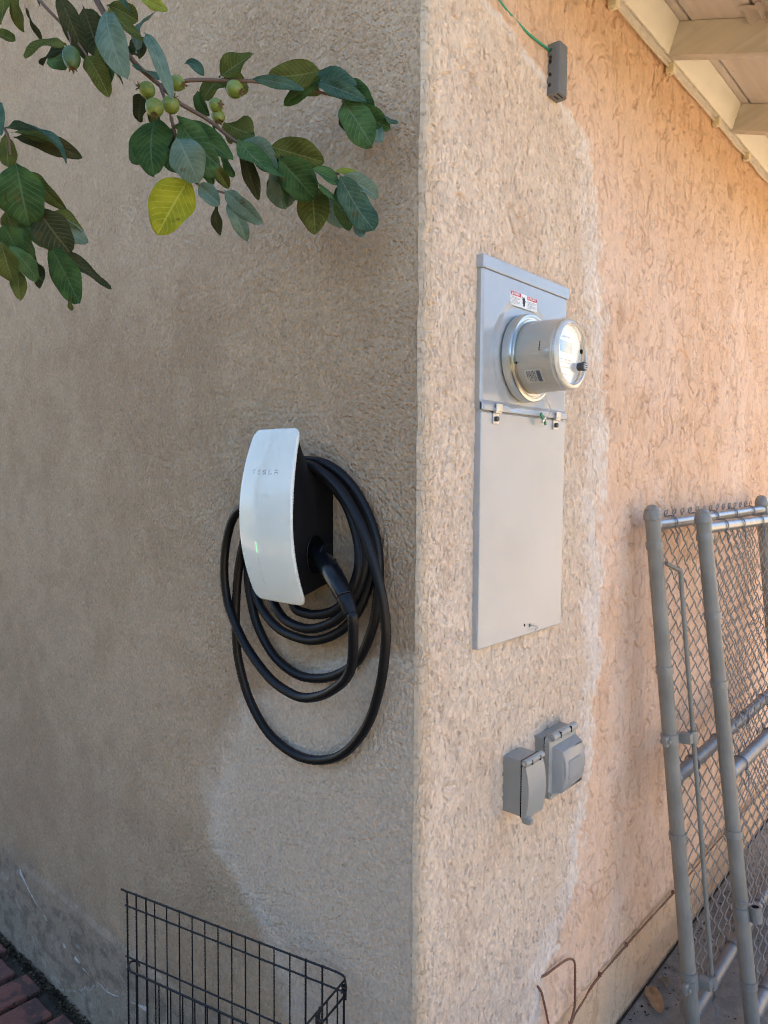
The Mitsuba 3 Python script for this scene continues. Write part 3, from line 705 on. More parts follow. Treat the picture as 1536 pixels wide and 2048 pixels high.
add('case', lathe([(0.0, 0.0), (0.0745, 0.0), (0.0735, 0.010), (0.0712, 0.085), (0.0705, 0.0862), (0.064, 0.0866), (0.0, 0.0866)], (CX, Y0, CZ), ax, 72), 'taupe_plastic', meter, smooth=40)
add('clear_cover', lathe([(0.0765, 0.004), (0.0758, 0.012), (0.0738, 0.088), (0.0722, 0.0960), (0.0680, 0.1005), (0.0620, 0.1020), (0.0595, 0.1000), (0.0570, 0.0985), (0.0, 0.0985)], (CX, Y0, CZ), ax, 72), 'clear_cover', meter, smooth=40)
rimm = add('cover_rim', lathe([(0.0640, 0.0935), (0.0700, 0.0925), (0.0718, 0.0955), (0.0678, 0.0998), (0.0622, 0.1012), (0.0606, 0.0995), (0.0640, 0.0935)], (CX, Y0, CZ), ax, 72), 'rim_plastic', meter, smooth=50)
fy = Y0 - 0.0875
face = add('dial_face', lathe([(0.0, 0.0), (0.0615, 0.0), (0.062, -0.0006), (0.0, -0.0006)], (CX, fy, CZ), ax, 64), 'meter_white', meter, smooth=30)
disp = add('display', rbox(CX - 0.030, CX + 0.018, fy - 0.0025, fy, CZ + 0.004, CZ + 0.026, 0.0008), 'lcd_glass', face, smooth=30)
ls = [box(CX - 0.022, CX + 0.010, fy - 0.0004, fy + 0.0002, CZ + 0.0335, CZ + 0.0365)]
for q in range(2):
    for s in range(3):
        ls.append(box(CX - 0.028 + 0.016 * s, CX - 0.016 + 0.016 * s, fy - 0.0004, fy + 0.0002, CZ - 0.012 - 0.006 * q, CZ - 0.0095 - 0.006 * q))
ls += [box(CX - 0.026, CX + 0.016, fy - 0.0004, fy + 0.0002, CZ - 0.0268, CZ - 0.0245), box(CX - 0.018, CX + 0.0, fy - 0.0004, fy + 0.0002, CZ - 0.041, CZ - 0.0385)]
add('fine_print', cat_(*ls), 'ink_grey', face)
yf = Y0 - 0.0985
add('optical_port', cyl((CX + 0.040, yf + 0.001, CZ + 0.010), (CX + 0.040, yf - 0.0015, CZ + 0.010), 0.0050, 20), 'hole_black', meter, smooth=30)
kn = add('reset_knob', cat_(cyl((CX + 0.031, yf + 0.002, CZ - 0.022), (CX + 0.031, yf - 0.008, CZ - 0.022), 0.0085, 24), cyl((CX + 0.031, yf - 0.0081, CZ - 0.022), (CX + 0.031, yf - 0.0145, CZ - 0.022), 0.0095, 24)), 'dark_metal', meter, smooth=30)
for a in range(3):
    add('knob_slot', frame(box(-0.006, 0.006, -0.0007, 0.0007, 0, 0.0004), (CX + 0.031, yf - 0.0146, CZ - 0.026 + 0.004 * a), (1, 0, 0), (0, 0, 1), (0, -1, 0)), 'zinc', kn)
# sticker round the side of the case
def side_patch(a0, a1, y0, y1, rr):
    a = np.linspace(a0, a1, 10)
    P = np.array([(CX + rr * math.cos(t), y, CZ + rr * math.sin(t)) for y in (y0, y1) for t in a])
    i = np.arange(9)
    return trimesh.Trimesh(P, np.vstack([np.c_[i, i + 1, i + 11], np.c_[i, i + 11, i + 10]]), process=False)
A0 = math.radians(206)
plain('sticker_pale', (0.52, 0.49, 0.42), 0.5, 0.4, vary=0.0)
sk = add('side_sticker', side_patch(A0, A0 + 0.44, Y0 - 0.026, Y0 - 0.066, 0.0738), 'sticker_pale', meter, smooth=True)
bl = [side_patch(A0 + 0.05, A0 + 0.40, Y0 - 0.053, Y0 - 0.062, 0.0741)]
for q in range(6):
    bl.append(side_patch(A0 + 0.05, A0 + (0.38, 0.40, 0.30, 0.39, 0.36, 0.25)[q], Y0 - 0.0485 + 0.0034 * q, Y0 - 0.0500 + 0.0034 * q, 0.0741))
add('fine_print', cat_(*bl), 'ink', sk, smooth=True)
add('vent_slot', side_patch(math.radians(163), math.radians(179), Y0 - 0.0635, Y0 - 0.0652, 0.0732), 'hole_black', meter)
add('rivet', cyl((CX - 0.0733, Y0 - 0.014, CZ - 0.018), (CX - 0.0743, Y0 - 0.014, CZ - 0.018), 0.0022, 10), 'hole_black', meter)
seal = add('wire_seal', tube(catmull([(CX + 0.030, FY - 0.020, CZ - 0.086), (CX + 0.062, FY - 0.026, CZ - 0.088), (CX + 0.078, FY - 0.022, CZ - 0.108), (CX + 0.068, FY - 0.013, CZ - 0.124)], 8), 0.0008, 6), 'zinc', meter, smooth=True)
for (dx, dz, a, w, hh_) in ((0.056, -0.118, 35, 0.020, 0.008), (0.062, -0.124, -40, 0.018, 0.007), (0.068, -0.128, 70, 0.016, 0.006)):
    b = rbox(-w / 2, w / 2, -0.002, 0.002, -hh_ / 2, hh_ / 2, 0.0012, 8)
    b.apply_transform(trimesh.transformations.rotation_matrix(math.radians(a), (0, 1, 0)))
    b.apply_translation((CX + dx, FY - 0.0155, CZ + dz))
    add('seal_tag', b, 'tag_green' if a != -40 else 'zinc', seal, smooth=30)

# ---------------------------------------------------------------- two weatherproof outlet boxes
plain('box_grey', (0.28, 0.285, 0.265), 0.40, 0.45, vary=0.05, scale=40, bump=0.0002, bscale=500)
plain('box_grey_lid', (0.32, 0.325, 0.305), 0.34, 0.5, vary=0.04, scale=30)
plain('gasket', (0.012, 0.012, 0.012), 0.8, 0.2, vary=0.0)
plain('bubble_plastic', (0.32, 0.325, 0.32), 0.25, 0.5, vary=0.02, scale=20)

b1 = thing('outlet_box', 'deep grey outlet box with a flat bowed lid, lower left of the two', 'outlet box')
x0, x1, z0, z1 = 0.289, 0.360, 0.8655, 0.988
add('back_box', rbox(x0, x1 - 0.001, -0.0515, 0.001, z0, z1, 0.0035), 'box_grey', b1, smooth=30)
add('gasket', rbox(x0 - 0.0005, x1, -0.0545, -0.0505, z0 - 0.001, z1 + 0.001, 0.001), 'gasket', b1, smooth=30)
def bowed_lid(x0, x1, z0, z1, yb, yt, bow):
    """a lid whose front bulges over its height: polygon in (y, z) extruded along x"""
    t = np.linspace(-1, 1, 25)
    pts = [(yb, z0), (yb, z1)] + [(yt - bow * (1 - s * s), (z0 + z1) / 2 - s * (z1 - z0) / 2) for s in t]
    m = extrude(pts[::-1], x1 - x0)
    return frame(m, (x0, 0, 0), (0, 1, 0), (0, 0, 1), (1, 0, 0))
lid = bowed_lid(x0 - 0.002, x1 + 0.002, z0 - 0.004, z1 - 0.012, -0.0546, -0.0635, 0.0085)
ld = add('lid', lid, 'box_grey_lid', b1, smooth=30)
add('hinge_barrel', cyl((x0 - 0.003, -0.0605, z1 - 0.0035), (x1 + 0.003, -0.0605, z1 - 0.0035), 0.0075, 24), 'box_grey_lid', ld, smooth=40)
add('hinge_pin', cyl((x0 - 0.0045, -0.0605, z1 - 0.0035), (x0 - 0.003, -0.0605, z1 - 0.0035), 0.0035, 16), 'zinc', ld, smooth=40)
for x in (x0 + 0.018, x0 + 0.053):
    add('hinge_gap', rbox(x, x + 0.003, -0.0688, -0.062, z1 - 0.010, z1 + 0.0005, 0.0006, 6), 'gasket', ld)
add('latch', cat_(rbox(x0 - 0.003, x0 + 0.010, -0.0745, -0.0560, z0 - 0.011, z0 + 0.004, 0.003), cyl((x0 + 0.0035, -0.074, z0 - 0.003), (x0 + 0.0035, -0.0785, z0 - 0.003), 0.0058, 18)), 'box_grey', ld, smooth=40)
marks = [rbox(x0 + 0.012, x0 + 0.030, -0.040, -0.038, z1 - 0.0005, z1 + 0.0006, 0.0004, 6), rbox(x0 + 0.012, x0 + 0.014, -0.044, -0.036, z1 - 0.0005, z1 + 0.0006, 0.0004, 6), rbox(x0 + 0.030, x0 + 0.0315, -0.044, -0.039, z1 - 0.0005, z1 + 0.0006, 0.0004, 6), rbox(x0 + 0.040, x0 + 0.052, -0.027, -0.0255, z1 - 0.0005, z1 + 0.0006, 0.0004, 6), rbox(x0 + 0.046, x0 + 0.0475, -0.033, -0.020, z1 - 0.0005, z1 + 0.0006, 0.0004, 6)]
add('moulded_mark', cat_(*marks), 'box_grey', b1, smooth=30)

b2 = thing('outlet_box', 'grey outlet box with a raised bubble cover, upper right of the two', 'outlet box')
x0, x1, z0, z1 = 0.422, 0.556, 0.853, 1.003
add('back_box', rbox(x0 + 0.004, x1 - 0.004, -0.031, 0.001, z0 + 0.006, z1 - 0.008, 0.003), 'box_grey', b2, smooth=30)
add('gasket', rbox(x0 + 0.003, x1 - 0.003, -0.0335, -0.0305, z0 + 0.004, z1 - 0.006, 0.001), 'gasket', b2, smooth=30)
pl = m3.CrossSection([[(x0, z0), (x1, z0), (x1, z1 - 0.004), (x0, z1 - 0.004)]]).offset(-0.012, m3.JoinType.Round).offset(0.012, m3.JoinType.Round, 2.0, 24)
pm_ = tm(pl.extrude(0.012)); pm_ = frame(pm_, (0, -0.034, 0), (1, 0, 0), (0, 0, 1), (0, -1, 0))
add('cover_plate', pm_, 'box_grey_lid', b2, smooth=30)
def bubble():
    a0, a1, c0, c1 = x0 + 0.016, x1 - 0.004, z0 + 0.012, z1 - 0.028
    t = np.linspace(0, 1, 17)
    z = c0 + (c1 - c0) * t
    yt = -0.0665 - 0.0095 * np.sin(np.pi * np.clip(t * 1.0, 0, 1)) 
    back = [(-0.0455, c0), (-0.0455, c1)]
    pts = back + [(yt[i], z[i] + (0.004 * (t[i] - .5)) * 0 - (0.010 * t[i] ** 6) + 0.004 * (1 - t[i]) ** 6) for i in range(16, -1, -1)]
    m = extrude(pts[::-1], a1 - a0)
    m = frame(m, (a0, 0, 0), (0, 1, 0), (0, 0, 1), (1, 0, 0))
    k = np.clip((-0.0455 - m.vertices[:, 1]) / 0.025, 0, 1)
    cx = (a0 + a1) / 2
    m.vertices[:, 0] = cx + (m.vertices[:, 0] - cx) * (1 - 0.16 * k)
    return m
bb = add('bubble_cover', bubble(), 'bubble_plastic', b2, smooth=25)
add('bubble_panel', rbox(x0 + 0.040, x1 - 0.036, -0.0768, -0.0740, z0 + 0.046, z1 - 0.062, 0.001), 'bubble_plastic', bb, smooth=30)
hb = add('hinge_barrel', cyl((x0 + 0.006, -0.0475, z1 - 0.005), (x1 - 0.012, -0.0475, z1 - 0.005), 0.0095, 24), 'box_grey_lid', b2, smooth=40)
add('hinge_pin', cyl((x0 + 0.004, -0.0475, z1 - 0.005), (x0 + 0.006, -0.0475, z1 - 0.005), 0.005, 16), 'zinc', hb, smooth=40)
for x in (x0 + 0.034, x0 + 0.085):
    add('hinge_gap', rbox(x, x + 0.003, -0.0580, -0.050, z1 - 0.010, z1 + 0.0035, 0.0006, 6), 'gasket', hb)
add('padlock_eye', cat_(tube([(x0 + 0.004 + 0.006 * math.cos(a), -0.0475, z0 + 0.012 + 0.006 * math.sin(a)) for a in np.linspace(0, 2 * np.pi, 21)], 0.0022, 8, False)), 'box_grey', b2, smooth=True)

# ---------------------------------------------------------------- bonding block with its green wire
plain('bond_grey', (0.15, 0.155, 0.16), 0.38, 0.5, vary=0.05, scale=40)
bond = thing('bonding_block', 'small dark grey slotted bonding block high on the peach wall', 'bonding block')
x0, x1, z0, z1, d = 0.427, 0.470, 2.424, 2.532, 0.036
prof = [(0, 0)] + [(x1 - x0, 0), (x1 - x0, d - 0.010)] + [((x1 - x0) - 0.010 + 0.010 * math.cos(a), d - 0.010 + 0.010 * math.sin(a)) for a in np.linspace(0, np.pi / 2, 7)] + [(0.006, d), (0.002, d - 0.0015), (0.0, d - 0.006)]
shell = man(frame(extrude(prof, z1 - z0), (x0, 0, z0), (1, 0, 0), (0, -1, 0), (0, 0, -1)).apply_translation((0, 0, z1 - z0)))
if shell.volume() < 0: shell = man(tm(shell))
hollow = man(box(x0 + 0.003, x1 - 0.003, -(d - 0.003), 0.01, z0 + 0.003, z1 - 0.003))
shell = shell - hollow
for za, zb, dp in ((z0 + 0.066, z0 + 0.084, 0.017), (z0 + 0.039, z0 + 0.047, 0.017), (z0 + 0.017, z0 + 0.025, 0.016), (z0 + 0.092, z0 + 0.0985, 0.017)):
    c_ = man(rbox(x0 - 0.01, x0 + 0.012, -dp, 0.02, za, zb, 0.003, 12))
    shell = shell - c_
add('cover', tm(shell), 'bond_grey', bond, smooth=30)
add('end_groove', cat_(rbox(x0 + 0.006, x1 - 0.012, -0.030, -0.0275, z0 - 0.0006, z0 + 0.001, 0.0004, 6), rbox(x0 + 0.010, x1 - 0.012, -0.020, -0.0175, z0 - 0.0006, z0 + 0.001, 0.0004, 6)), 'hole_black', bond)
add('terminal_bar', rbox(x0 + 0.010, x1 - 0.014, -0.016, 0.0, z0 + 0.010, z1 - 0.012, 0.002), 'zinc', bond, smooth=30)
for z in (z0 + 0.021, z0 + 0.043, z0 + 0.075):
    add('terminal_screw', cyl((x0 + 0.004, -0.008, z), (x0 + 0.011, -0.008, z), 0.0045, 14), 'dark_metal', bond, smooth=30)
plain('wire_green', (0.03, 0.30, 0.17), 0.4, 0.5, vary=0.1, scale=60)
gw = catmull([(0.440, -0.008, 2.5195), (0.424, -0.010, 2.5200), (0.39, -0.010, 2.518), (0.345, -0.007, 2.519), (0.295, -0.006, 2.523), (0.245, -0.006, 2.530), (0.205, -0.006, 2.545), (0.15, -0.006, 2.59), (0.10, -0.007, 2.68), (0.08, -0.008, 2.78)], 8)
add('ground_wire', tube(gw, 0.0027, 8), 'wire_green', None, smooth=True, label='thin green ground wire running up the wall from the small grey block', cat='wire')

# brown cable pair along the foot of the wall
plain('brown_cable', (0.20, 0.095, 0.06), 0.45, 0.4, vary=0.2, scale=50)
bc = thing('brown_wire', 'brown wires pinned along the drip edge with a loose loop', 'cable')
rnd = np.random.RandomState(2)
base = [(2.65, 0.184), (2.2, 0.189), (1.8, 0.197), (1.39, 0.206), (1.1, 0.214), (0.9, 0.219), (0.765, 0.224), (0.68, 0.222), (0.63, 0.212), (0.585, 0.185), (0.54, 0.150), (0.48, 0.10), (0.42, 0.06)]
for k in range(2):
    p = [(x, -0.012 - 0.002 * k + 0.0 * i - (0.010 if x < 0.7 else 0), z + 0.006 * k * (1 if i % 3 else -0.3) + rnd.uniform(-.001, .001)) for i, (x, z) in enumerate(base)]
    add('strand', tube(catmull(p, 8), 0.0021, 8), 'brown_cable', bc, smooth=True)
lp = [(0.466, 0.004, 0.387), (0.492, -0.010, 0.388), (0.53, -0.016, 0.389), (0.575, -0.020, 0.386), (0.604, -0.024, 0.377), (0.617, -0.026, 0.360), (0.620, -0.026, 0.33), (0.622, -0.026, 0.28), (0.622, -0.026, 0.245), (0.606, -0.026, 0.218), (0.58, -0.028, 0.192), (0.555, -0.028, 0.165), (0.52, -0.028, 0.12), (0.50, -0.028, 0.08)]
add('strand', tube(catmull(lp, 8), 0.0029, 8), 'brown_cable', bc, smooth=True)
lp = [(0.460, 0.004, 0.380), (0.466, -0.012, 0.366), (0.478, -0.016, 0.33), (0.492, -0.018, 0.285), (0.505, -0.02, 0.24), (0.52, -0.02, 0.19), (0.55, -0.02, 0.12), (0.57, -0.02, 0.07)]
add('strand', tube(catmull(lp, 8), 0.0029, 8), 'brown_cable', bc, smooth=True)
lp = [(0.60, -0.022, 0.215), (0.592, -0.03, 0.20), (0.585, -0.03, 0.17), (0.588, -0.03, 0.13), (0.60, -0.03, 0.06)]
add('strand', tube(catmull(lp, 8), 0.0027, 8), 'brown_cable', bc, smooth=True)
for x, z in ((1.36, 0.209), (0.98, 0.219), (0.80, 0.2245)):
    add('staple', rbox(x - 0.003, x + 0.003, -0.017, -0.008, z - 0.003, z + 0.009, 0.0014), 'brown_cable', bc, smooth=30)

# ---------------------------------------------------------------- chain link gate leaves leaning on the wall
plain('post_paint', (0.245, 0.235, 0.205), 0.5, 0.35, vary=0.24, scale=14, bump=0.0006, bscale=60)
plain('band_metal', (0.25, 0.25, 0.235), 0.42, 0.5, vary=0.2, scale=30, metallic=0.2)
plain('galvanised', (0.36, 0.38, 0.41), 0.34, 0.5, metallic=0.92, vary=0.18, scale=45)
plain('galvanised_dull', (0.24, 0.255, 0.28), 0.42, 0.5, metallic=0.6, vary=0.2, scale=30)
plain('mesh_wire', (0.28, 0.28, 0.275), 0.42, 0.5, metallic=0.5, vary=0.25, scale=12)

def gate(label, bottom, top, width, rails, bands, rod, guide, PR=0.0200, seed=0, sag=0.0):
    g = thing('chain_link_gate', label, 'gate', 'chain link gate leaves leaning on the peach wall')
    b, t = np.array(bottom, float), np.array(top, float)
    L = np.linalg.norm(t - b)
    ez = (t - b) / L
    ex = np.array([1.0, 0, 0]); ex = ex - ez * (ex @ ez); ex /= np.linalg.norm(ex)
    ey = np.cross(ez, ex)                   # towards the wall
    ex = ex + np.array([0, 0, -sag])           # the old frame has sagged a little out of square
    def loc(m): return frame(m, b, ex, ey, ez)
    for i, u in enumerate((0.0, width)):
        ps = add('post', loc(cyl((u, 0, 0.0), (u, 0, L - 0.006), PR, 32)), 'post_paint', g, smooth=40)
        add('cap', loc(lathe([(PR + 0.001, 0), (PR + 0.0035, 0.001), (PR + 0.0035, 0.016), (PR + 0.0015, 0.0185), (PR + 0.002, 0.022), (PR - 0.002, 0.032), (PR * 0.6, 0.0405), (0, 0.0435)], (u, 0, L - 0.038), (0, 0, 1), 32)), 'band_metal', ps, smooth=40)
        for f in bands:
            w = L * f
            add('band', loc(cat_(lathe([(PR, 0), (PR + 0.0034, 0.0002), (PR + 0.0034, 0.0198), (PR, 0.020)], (u, 0, w - 0.01), (0, 0, 1), 32),
                                 rbox(u + (PR if i == 0 else -PR - 0.014), u + (PR + 0.014 if i == 0 else -PR), -0.003, 0.003, w - 0.009, w + 0.009, 0.001),
                                 cyl((u + (0.032 if i == 0 else -0.032), -0.010, w), (u + (0.032 if i == 0 else -0.032), 0.010, w), 0.0035, 12))), 'band_metal', ps, smooth=40)
    for j, (f, key, rr) in enumerate(rails):
        w = L * f
        add('rail', loc(cyl((PR * 0.8, 0, w), (width - PR * 0.8, 0, w), rr, 28)), key, g, smooth=40)
    # tension bar
    add('tension_bar', loc(rbox(PR + 0.009, PR + 0.0125, 0.010, 0.022, 0.06, L - 0.03, 0.001)), 'galvanised_dull', g, smooth=30)
    # woven wires: each wire a flattened zigzag, hooked into its neighbours
    a, hp_ = 0.0350, 0.0375
    z_lo, z_hi = 0.045, L * rails[0][0] + rails[0][2] - 0.004
    y_w = rails[0][2] + 0.0065
    def zig(phase, hook):
        pts = []
        nst = int((z_hi - z_lo) / hp_)
        for q in range(nst + 1):
            right = (q + phase) % 2
            x = (a * 0.5 + 0.0016) * (1 if right else -1)
            z = z_lo + q * hp_
            s = 1 if right else -1
            pts += [(x - 0.0060 * s, y_w - 0.0032, z - 0.0075), (x - 0.0010 * s, y_w - 0.0026, z - 0.0022), (x, y_w, z + 0.0005), (x - 0.0010 * s, y_w + 0.0026, z + 0.0030), (x - 0.0060 * s, y_w + 0.0032, z + 0.0085)]
        if hook:      # knuckled end above the top rail
            x, z = pts[-1][0], pts[-1][2]
            s = 1 if x < 0 else -1
            pts += [(x + 0.007 * s, y_w + .002, z + 0.007), (x + 0.009 * s, y_w, z + 0.014), (x + 0.004 * s, y_w - .002, z + 0.018), (x - 0.003 * s, y_w - .003, z + 0.014), (x - 0.002 * s, y_w - .003, z + 0.006)]
        p = np.array(pts)
        w = np.random.RandomState(seed * 7 + phase)
        p[:, 0] += gaussian_filter(w.standard_normal(len(p)), 9) * 0.006
        return tube(p, 0.00165, 6)
    zs = [mikit.ply(loc(zig(ph, True)), 'mesh_wire', smooth=True) for ph in (0, 1)]
    nw = int((width - 2 * PR - 0.03) / a)
    for q in range(nw):
        u = PR + 0.012 + a * (q + 0.5)
        k = key_of('chain_link_wire', g)
        sh = ex * u
        scene[k] = {**zs[q % 2], 'to_world': T().translate(sh.tolist())}
    # ties round the rails
    rt = np.random.RandomState(3 + seed)
    for j, (f, key, rr) in enumerate(rails):
        w = L * f
        for u in np.arange(0.13, width - 0.05, 0.2 if j == 0 else 0.28):
            u = u + rt.uniform(-.03, .03)
            pts = [(u + 0.004 * math.sin(c), (rr + 0.0025) * math.cos(c), w + (rr + 0.0025) * math.sin(c)) for c in np.linspace(-2.4, 2.6, 18)]
            pts = [(u - 0.018, -rr - 0.006, w - rr - 0.020), (u - 0.006, -rr - 0.006, w - rr - 0.010)] + [(p[0], -p[1] if False else p[1], p[2]) for p in pts]
            pts2 = [(u - 0.03, -rr - 0.008, w - rr - 0.034), (u - 0.012, -rr - 0.006, w - rr - 0.014)]
            pts2 += [(u + 0.010 * (i / 14), -(rr + 0.003) * math.cos(c), w + (rr + 0.003) * math.sin(c)) for i, c in enumerate(np.linspace(-0.9, 3.2, 15))]
            add('tie_wire', loc(tube(catmull(pts2, 3), 0.0020, 6)), 'galvanised_dull', g, smooth=True)
    if rod:
        w0, w1 = L * 0.888, L * 0.115
        rp = catmull([(0.0, -PR - 0.008, w0 + 0.012), (0.016, -PR - 0.014, w0 + 0.004), (0.038, -PR - 0.022, w0 - 0.008), (0.045, -0.048, w0 - 0.016), (0.046, -0.048, w0 - 0.04), (0.046, -0.048, w0 - 0.3), (0.046, -0.048, w0 - 0.7), (0.046, -0.047, w1)], 6)
        rd = add('drop_rod', loc(tube(rp, 0.0062, 14)), 'post_paint', g, smooth=40)
        for w, dd in ((L * 0.574, 1), (L * 0.118, 0)):
            add('rod_guide', loc(cat_(lathe([(PR, 0), (PR + 0.004, 0.001), (PR + 0.004, 0.029), (PR, 0.03)], (0, 0, w - 0.015), (0, 0, 1), 32),
                                      rbox(-PR - 0.022, -PR + 0.004, -0.007, 0.007, w - 0.015, w + 0.015, 0.004),
                                      cyl((-PR - 0.012, -0.014, w), (-PR - 0.012, 0.014, w), 0.006, 16),
                                      rbox(0.012, 0.040, -0.052, -0.018, w - 0.014, w + 0.014, 0.003),
                                      lathe([(0.0075, 0), (0.0125, 0.0), (0.0125, 0.034), (0.0075, 0.034), (0.0075, 0)], (0.046, -0.048, w - 0.017), (0, 0, 1), 20))), 'band_metal', rd, smooth=40)
    if guide:
        w = L * guide
        gd = add('rod_guide', loc(cat_(lathe([(0.010, 0), (0.0155, 0.0), (0.0155, 0.042), (0.010, 0.042), (0.010, 0)], (0.006, -PR - 0.016, w - 0.03), (0, 0, 1), 20),
                                       lathe([(PR, 0), (PR + 0.003, 0.0008), (PR + 0.003, 0.0352), (PR, 0.036)], (0, 0, w - 0.03), (0, 0, 1), 32))), 'band_metal', g, smooth=40)
        add('bore', loc(cyl((0.006, -PR - 0.016, w + 0.008), (0.006, -PR - 0.016, w + 0.0113), 0.0099, 18)), 'hole_black', gd)
        add('tie_wire', loc(tube(catmull([(-0.03, -0.004, w + 0.03), (-0.018, -PR - 0.002, w + 0.026), (0.004, -PR - 0.010, w + 0.020), (0.022, -PR + 0.002, w + 0.026), (0.033, 0.002, w + 0.03)], 5), 0.0016, 6)), 'galvanised_dull', g, smooth=True)
gate('left chain link gate leaf with a drop rod, nearest the wall', (1.0, -0.205, 0.004), (0.942, -0.066, 1.508), 1.14,
     [(0.966, 'galvanised', 0.0175), (0.497, 'galvanised_dull', 0.0195), (0.055, 'galvanised_dull', 0.0205)], (0.929, 0.701, 0.393, 0.135), True, None, seed=0, sag=0.036)
gate('right chain link gate leaf standing in front of the other leaf', (1.10, -0.335, 0.004), (1.10, -0.15, 1.496), 1.06,
     [(0.966, 'galvanised', 0.0175), (0.503, 'galvanised_dull', 0.0195), (0.055, 'galvanised_dull', 0.0205)], (0.949, 0.801, 0.673, 0.396, 0.119), False, 0.257, seed=1, sag=0.012)

# ---------------------------------------------------------------- black wire crate
plain('crate_black', (0.011, 0.011, 0.013), 0.38, 0.5, vary=0.1, scale=60)
cr = thing('wire_crate', 'black wire dog crate panels standing beside the brown wall', 'dog crate')
R0 = np.array([-0.028, 0.162, 0.585]); L0 = np.array([-0.163, 0.757, 0.585])
WC = np.linalg.norm(L0 - R0)
cu = (L0 - R0) / WC                       # along the back panel, right to left
cv = np.array([-cu[1], cu[0], 0.0]); cv = cv if cv[0] < 0 else -cv        # away from the wall
Zb = -0.088
def C(u, v, z): return R0 * [1, 1, 0] + cu * u + cv * v + np.array([0, 0, z])
def rod_(p, r=0.0021): add('bar', tube(np.asarray(p), r * 0.86, 8), 'crate_black', cr, smooth=True)
ZT = 0.585
# back panel
rod_(catmull([C(-0.004, 0, ZT - 0.05), C(-0.003, 0, ZT - 0.012), C(0.012, 0, ZT), C(0.10, 0, ZT), C(0.3, 0, ZT), C(WC - 0.004, 0, ZT), C(WC, 0, ZT - 0.004), C(WC, 0, ZT - 0.05)], 5), 0.0026)
for z, u0 in ((ZT - 0.033, 0), (ZT - 0.160, 0), (ZT - 0.335, 0), (ZT - 0.55, 0), (Zb + 0.004, 0)):
    rod_([C(-0.006, 0.003, z), C(WC + 0.004, 0.003, z)], 0.0024)
for u in (0.0, WC):
    rod_([C(u, 0, ZT - 0.02), C(u, 0, Zb)], 0.0027)
us_ = [0.052, 0.093, 0.133, 0.174, 0.213, 0.251, 0.289, 0.328, 0.366, 0.404, 0.443, 0.482, 0.520, 0.548, 0.580]
for i, u in enumerate(us_):
    rod_([C(u, 0.0, ZT + 0.003), C(u, 0.0, Zb)], 0.0026 if u in (0.052, 0.093, 0.548, 0.580) else 0.0019)
# right end panel, folded forward from the corner
end = 0.42
for z in (ZT - 0.012, ZT - 0.045, ZT - 0.16, ZT - 0.335, Zb + 0.004):
    rod_([C(0.0, -0.004, z), C(0.0, end, z)], 0.0026 if z > .5 else 0.0022)
for v in np.arange(0.03, end, 0.038):
    rod_([C(-0.003, v, ZT - 0.010), C(-0.003, v, Zb)], 0.0019)
rod_([C(0, end, ZT - 0.012), C(0, end, Zb)], 0.0027)
# folded front panel, lower than the back
FT, fv = ZT - 0.145, 0.052
rod_([C(0.545, fv, FT), C(0.02, fv, FT)], 0.0030)
rod_([C(0.545, fv + .003, FT - 0.19), C(0.02, fv + .003, FT - 0.19)], 0.0024)
rod_(catmull([C(0.545, fv, FT), C(0.556, fv - 0.004, FT + 0.007), C(0.565, fv - 0.022, FT + 0.004), C(0.562, fv - 0.036, FT - 0.004), C(0.548, fv - 0.030, FT - 0.006)], 5), 0.0026)
for u in np.arange(0.03, 0.545, 0.0355):
    rod_([C(u, fv, FT), C(u, fv, Zb)], 0.0019)
# corner hooks
for (u, v, z) in ((0.0, 0.0, ZT - 0.018), (0.002, 0.085, ZT - 0.03), (0.002, 0.085, ZT - 0.075)):
    hk = [C(u + 0.004 * math.cos(a), v + 0.006 * math.sin(a), z - 0.008 * k / 12) for k, a in enumerate(np.linspace(0, 7.5, 26))]
    add('hook', tube(hk, 0.0024, 8), 'crate_black', cr, smooth=True)
add('hook', tube(catmull([C(0.002, 0.085, ZT - 0.012), C(0.004, 0.088, ZT - 0.04), C(-0.002, 0.088, ZT - 0.075), C(0.006, 0.086, ZT - 0.11)], 5), 0.0035, 8), 'crate_black', cr, smooth=True)

# ---------------------------------------------------------------- guava tree
def leaf_mat(key, lo, hi, vein, trans, rough=0.33):
    def f(p, n, uv):
        u, v = uv.x, uv.y * 2 - 1
        a = dr.abs(v)
        s = u * 11 - a * 2.6
        q = dr.abs(s - dr.floor(s) - 0.5)
        side = smoothstep(0.40, 0.47, q) * 0.65 * smoothstep(1.0, 0.7, a)
        mid_ = smoothstep(0.06, 0.02, a)
        k = fbm(p.x * 60, p.y * 60, p.z * 60, 3)
        c = mix(lo, hi, smoothstep(0.25, 0.75, k))
        c = mix(c, (0.10, 0.07, 0.025), smoothstep(0.70, 0.80, fbm(p.x * 45 + 9, p.y * 45, p.z * 45, 3)) * 0.5)
        return mix(c, vein, dr.maximum(side, mid_ * 0.8))
    mat(key, {'type': 'principledthin', 'base_color': proc(f), 'roughness': rough, 'diff_trans': trans, 'eta': 1.45}, True if False else False)
leaf_mat('leaf_d', (0.036, 0.078, 0.026), (0.066, 0.125, 0.038), (0.12, 0.17, 0.09), 0.45)
leaf_mat('leaf_g', (0.055, 0.115, 0.040), (0.095, 0.170, 0.060), (0.16, 0.22, 0.14), 0.45)
leaf_mat('leaf_b', (0.045, 0.092, 0.062), (0.080, 0.140, 0.092), (0.14, 0.20, 0.17), 0.35, 0.36)
leaf_mat('leaf_p', (0.120, 0.180, 0.130), (0.170, 0.240, 0.180), (0.24, 0.31, 0.24), 0.4)
leaf_mat('leaf_o', (0.075, 0.090, 0.022), (0.120, 0.135, 0.036), (0.21, 0.23, 0.09), 0.6)
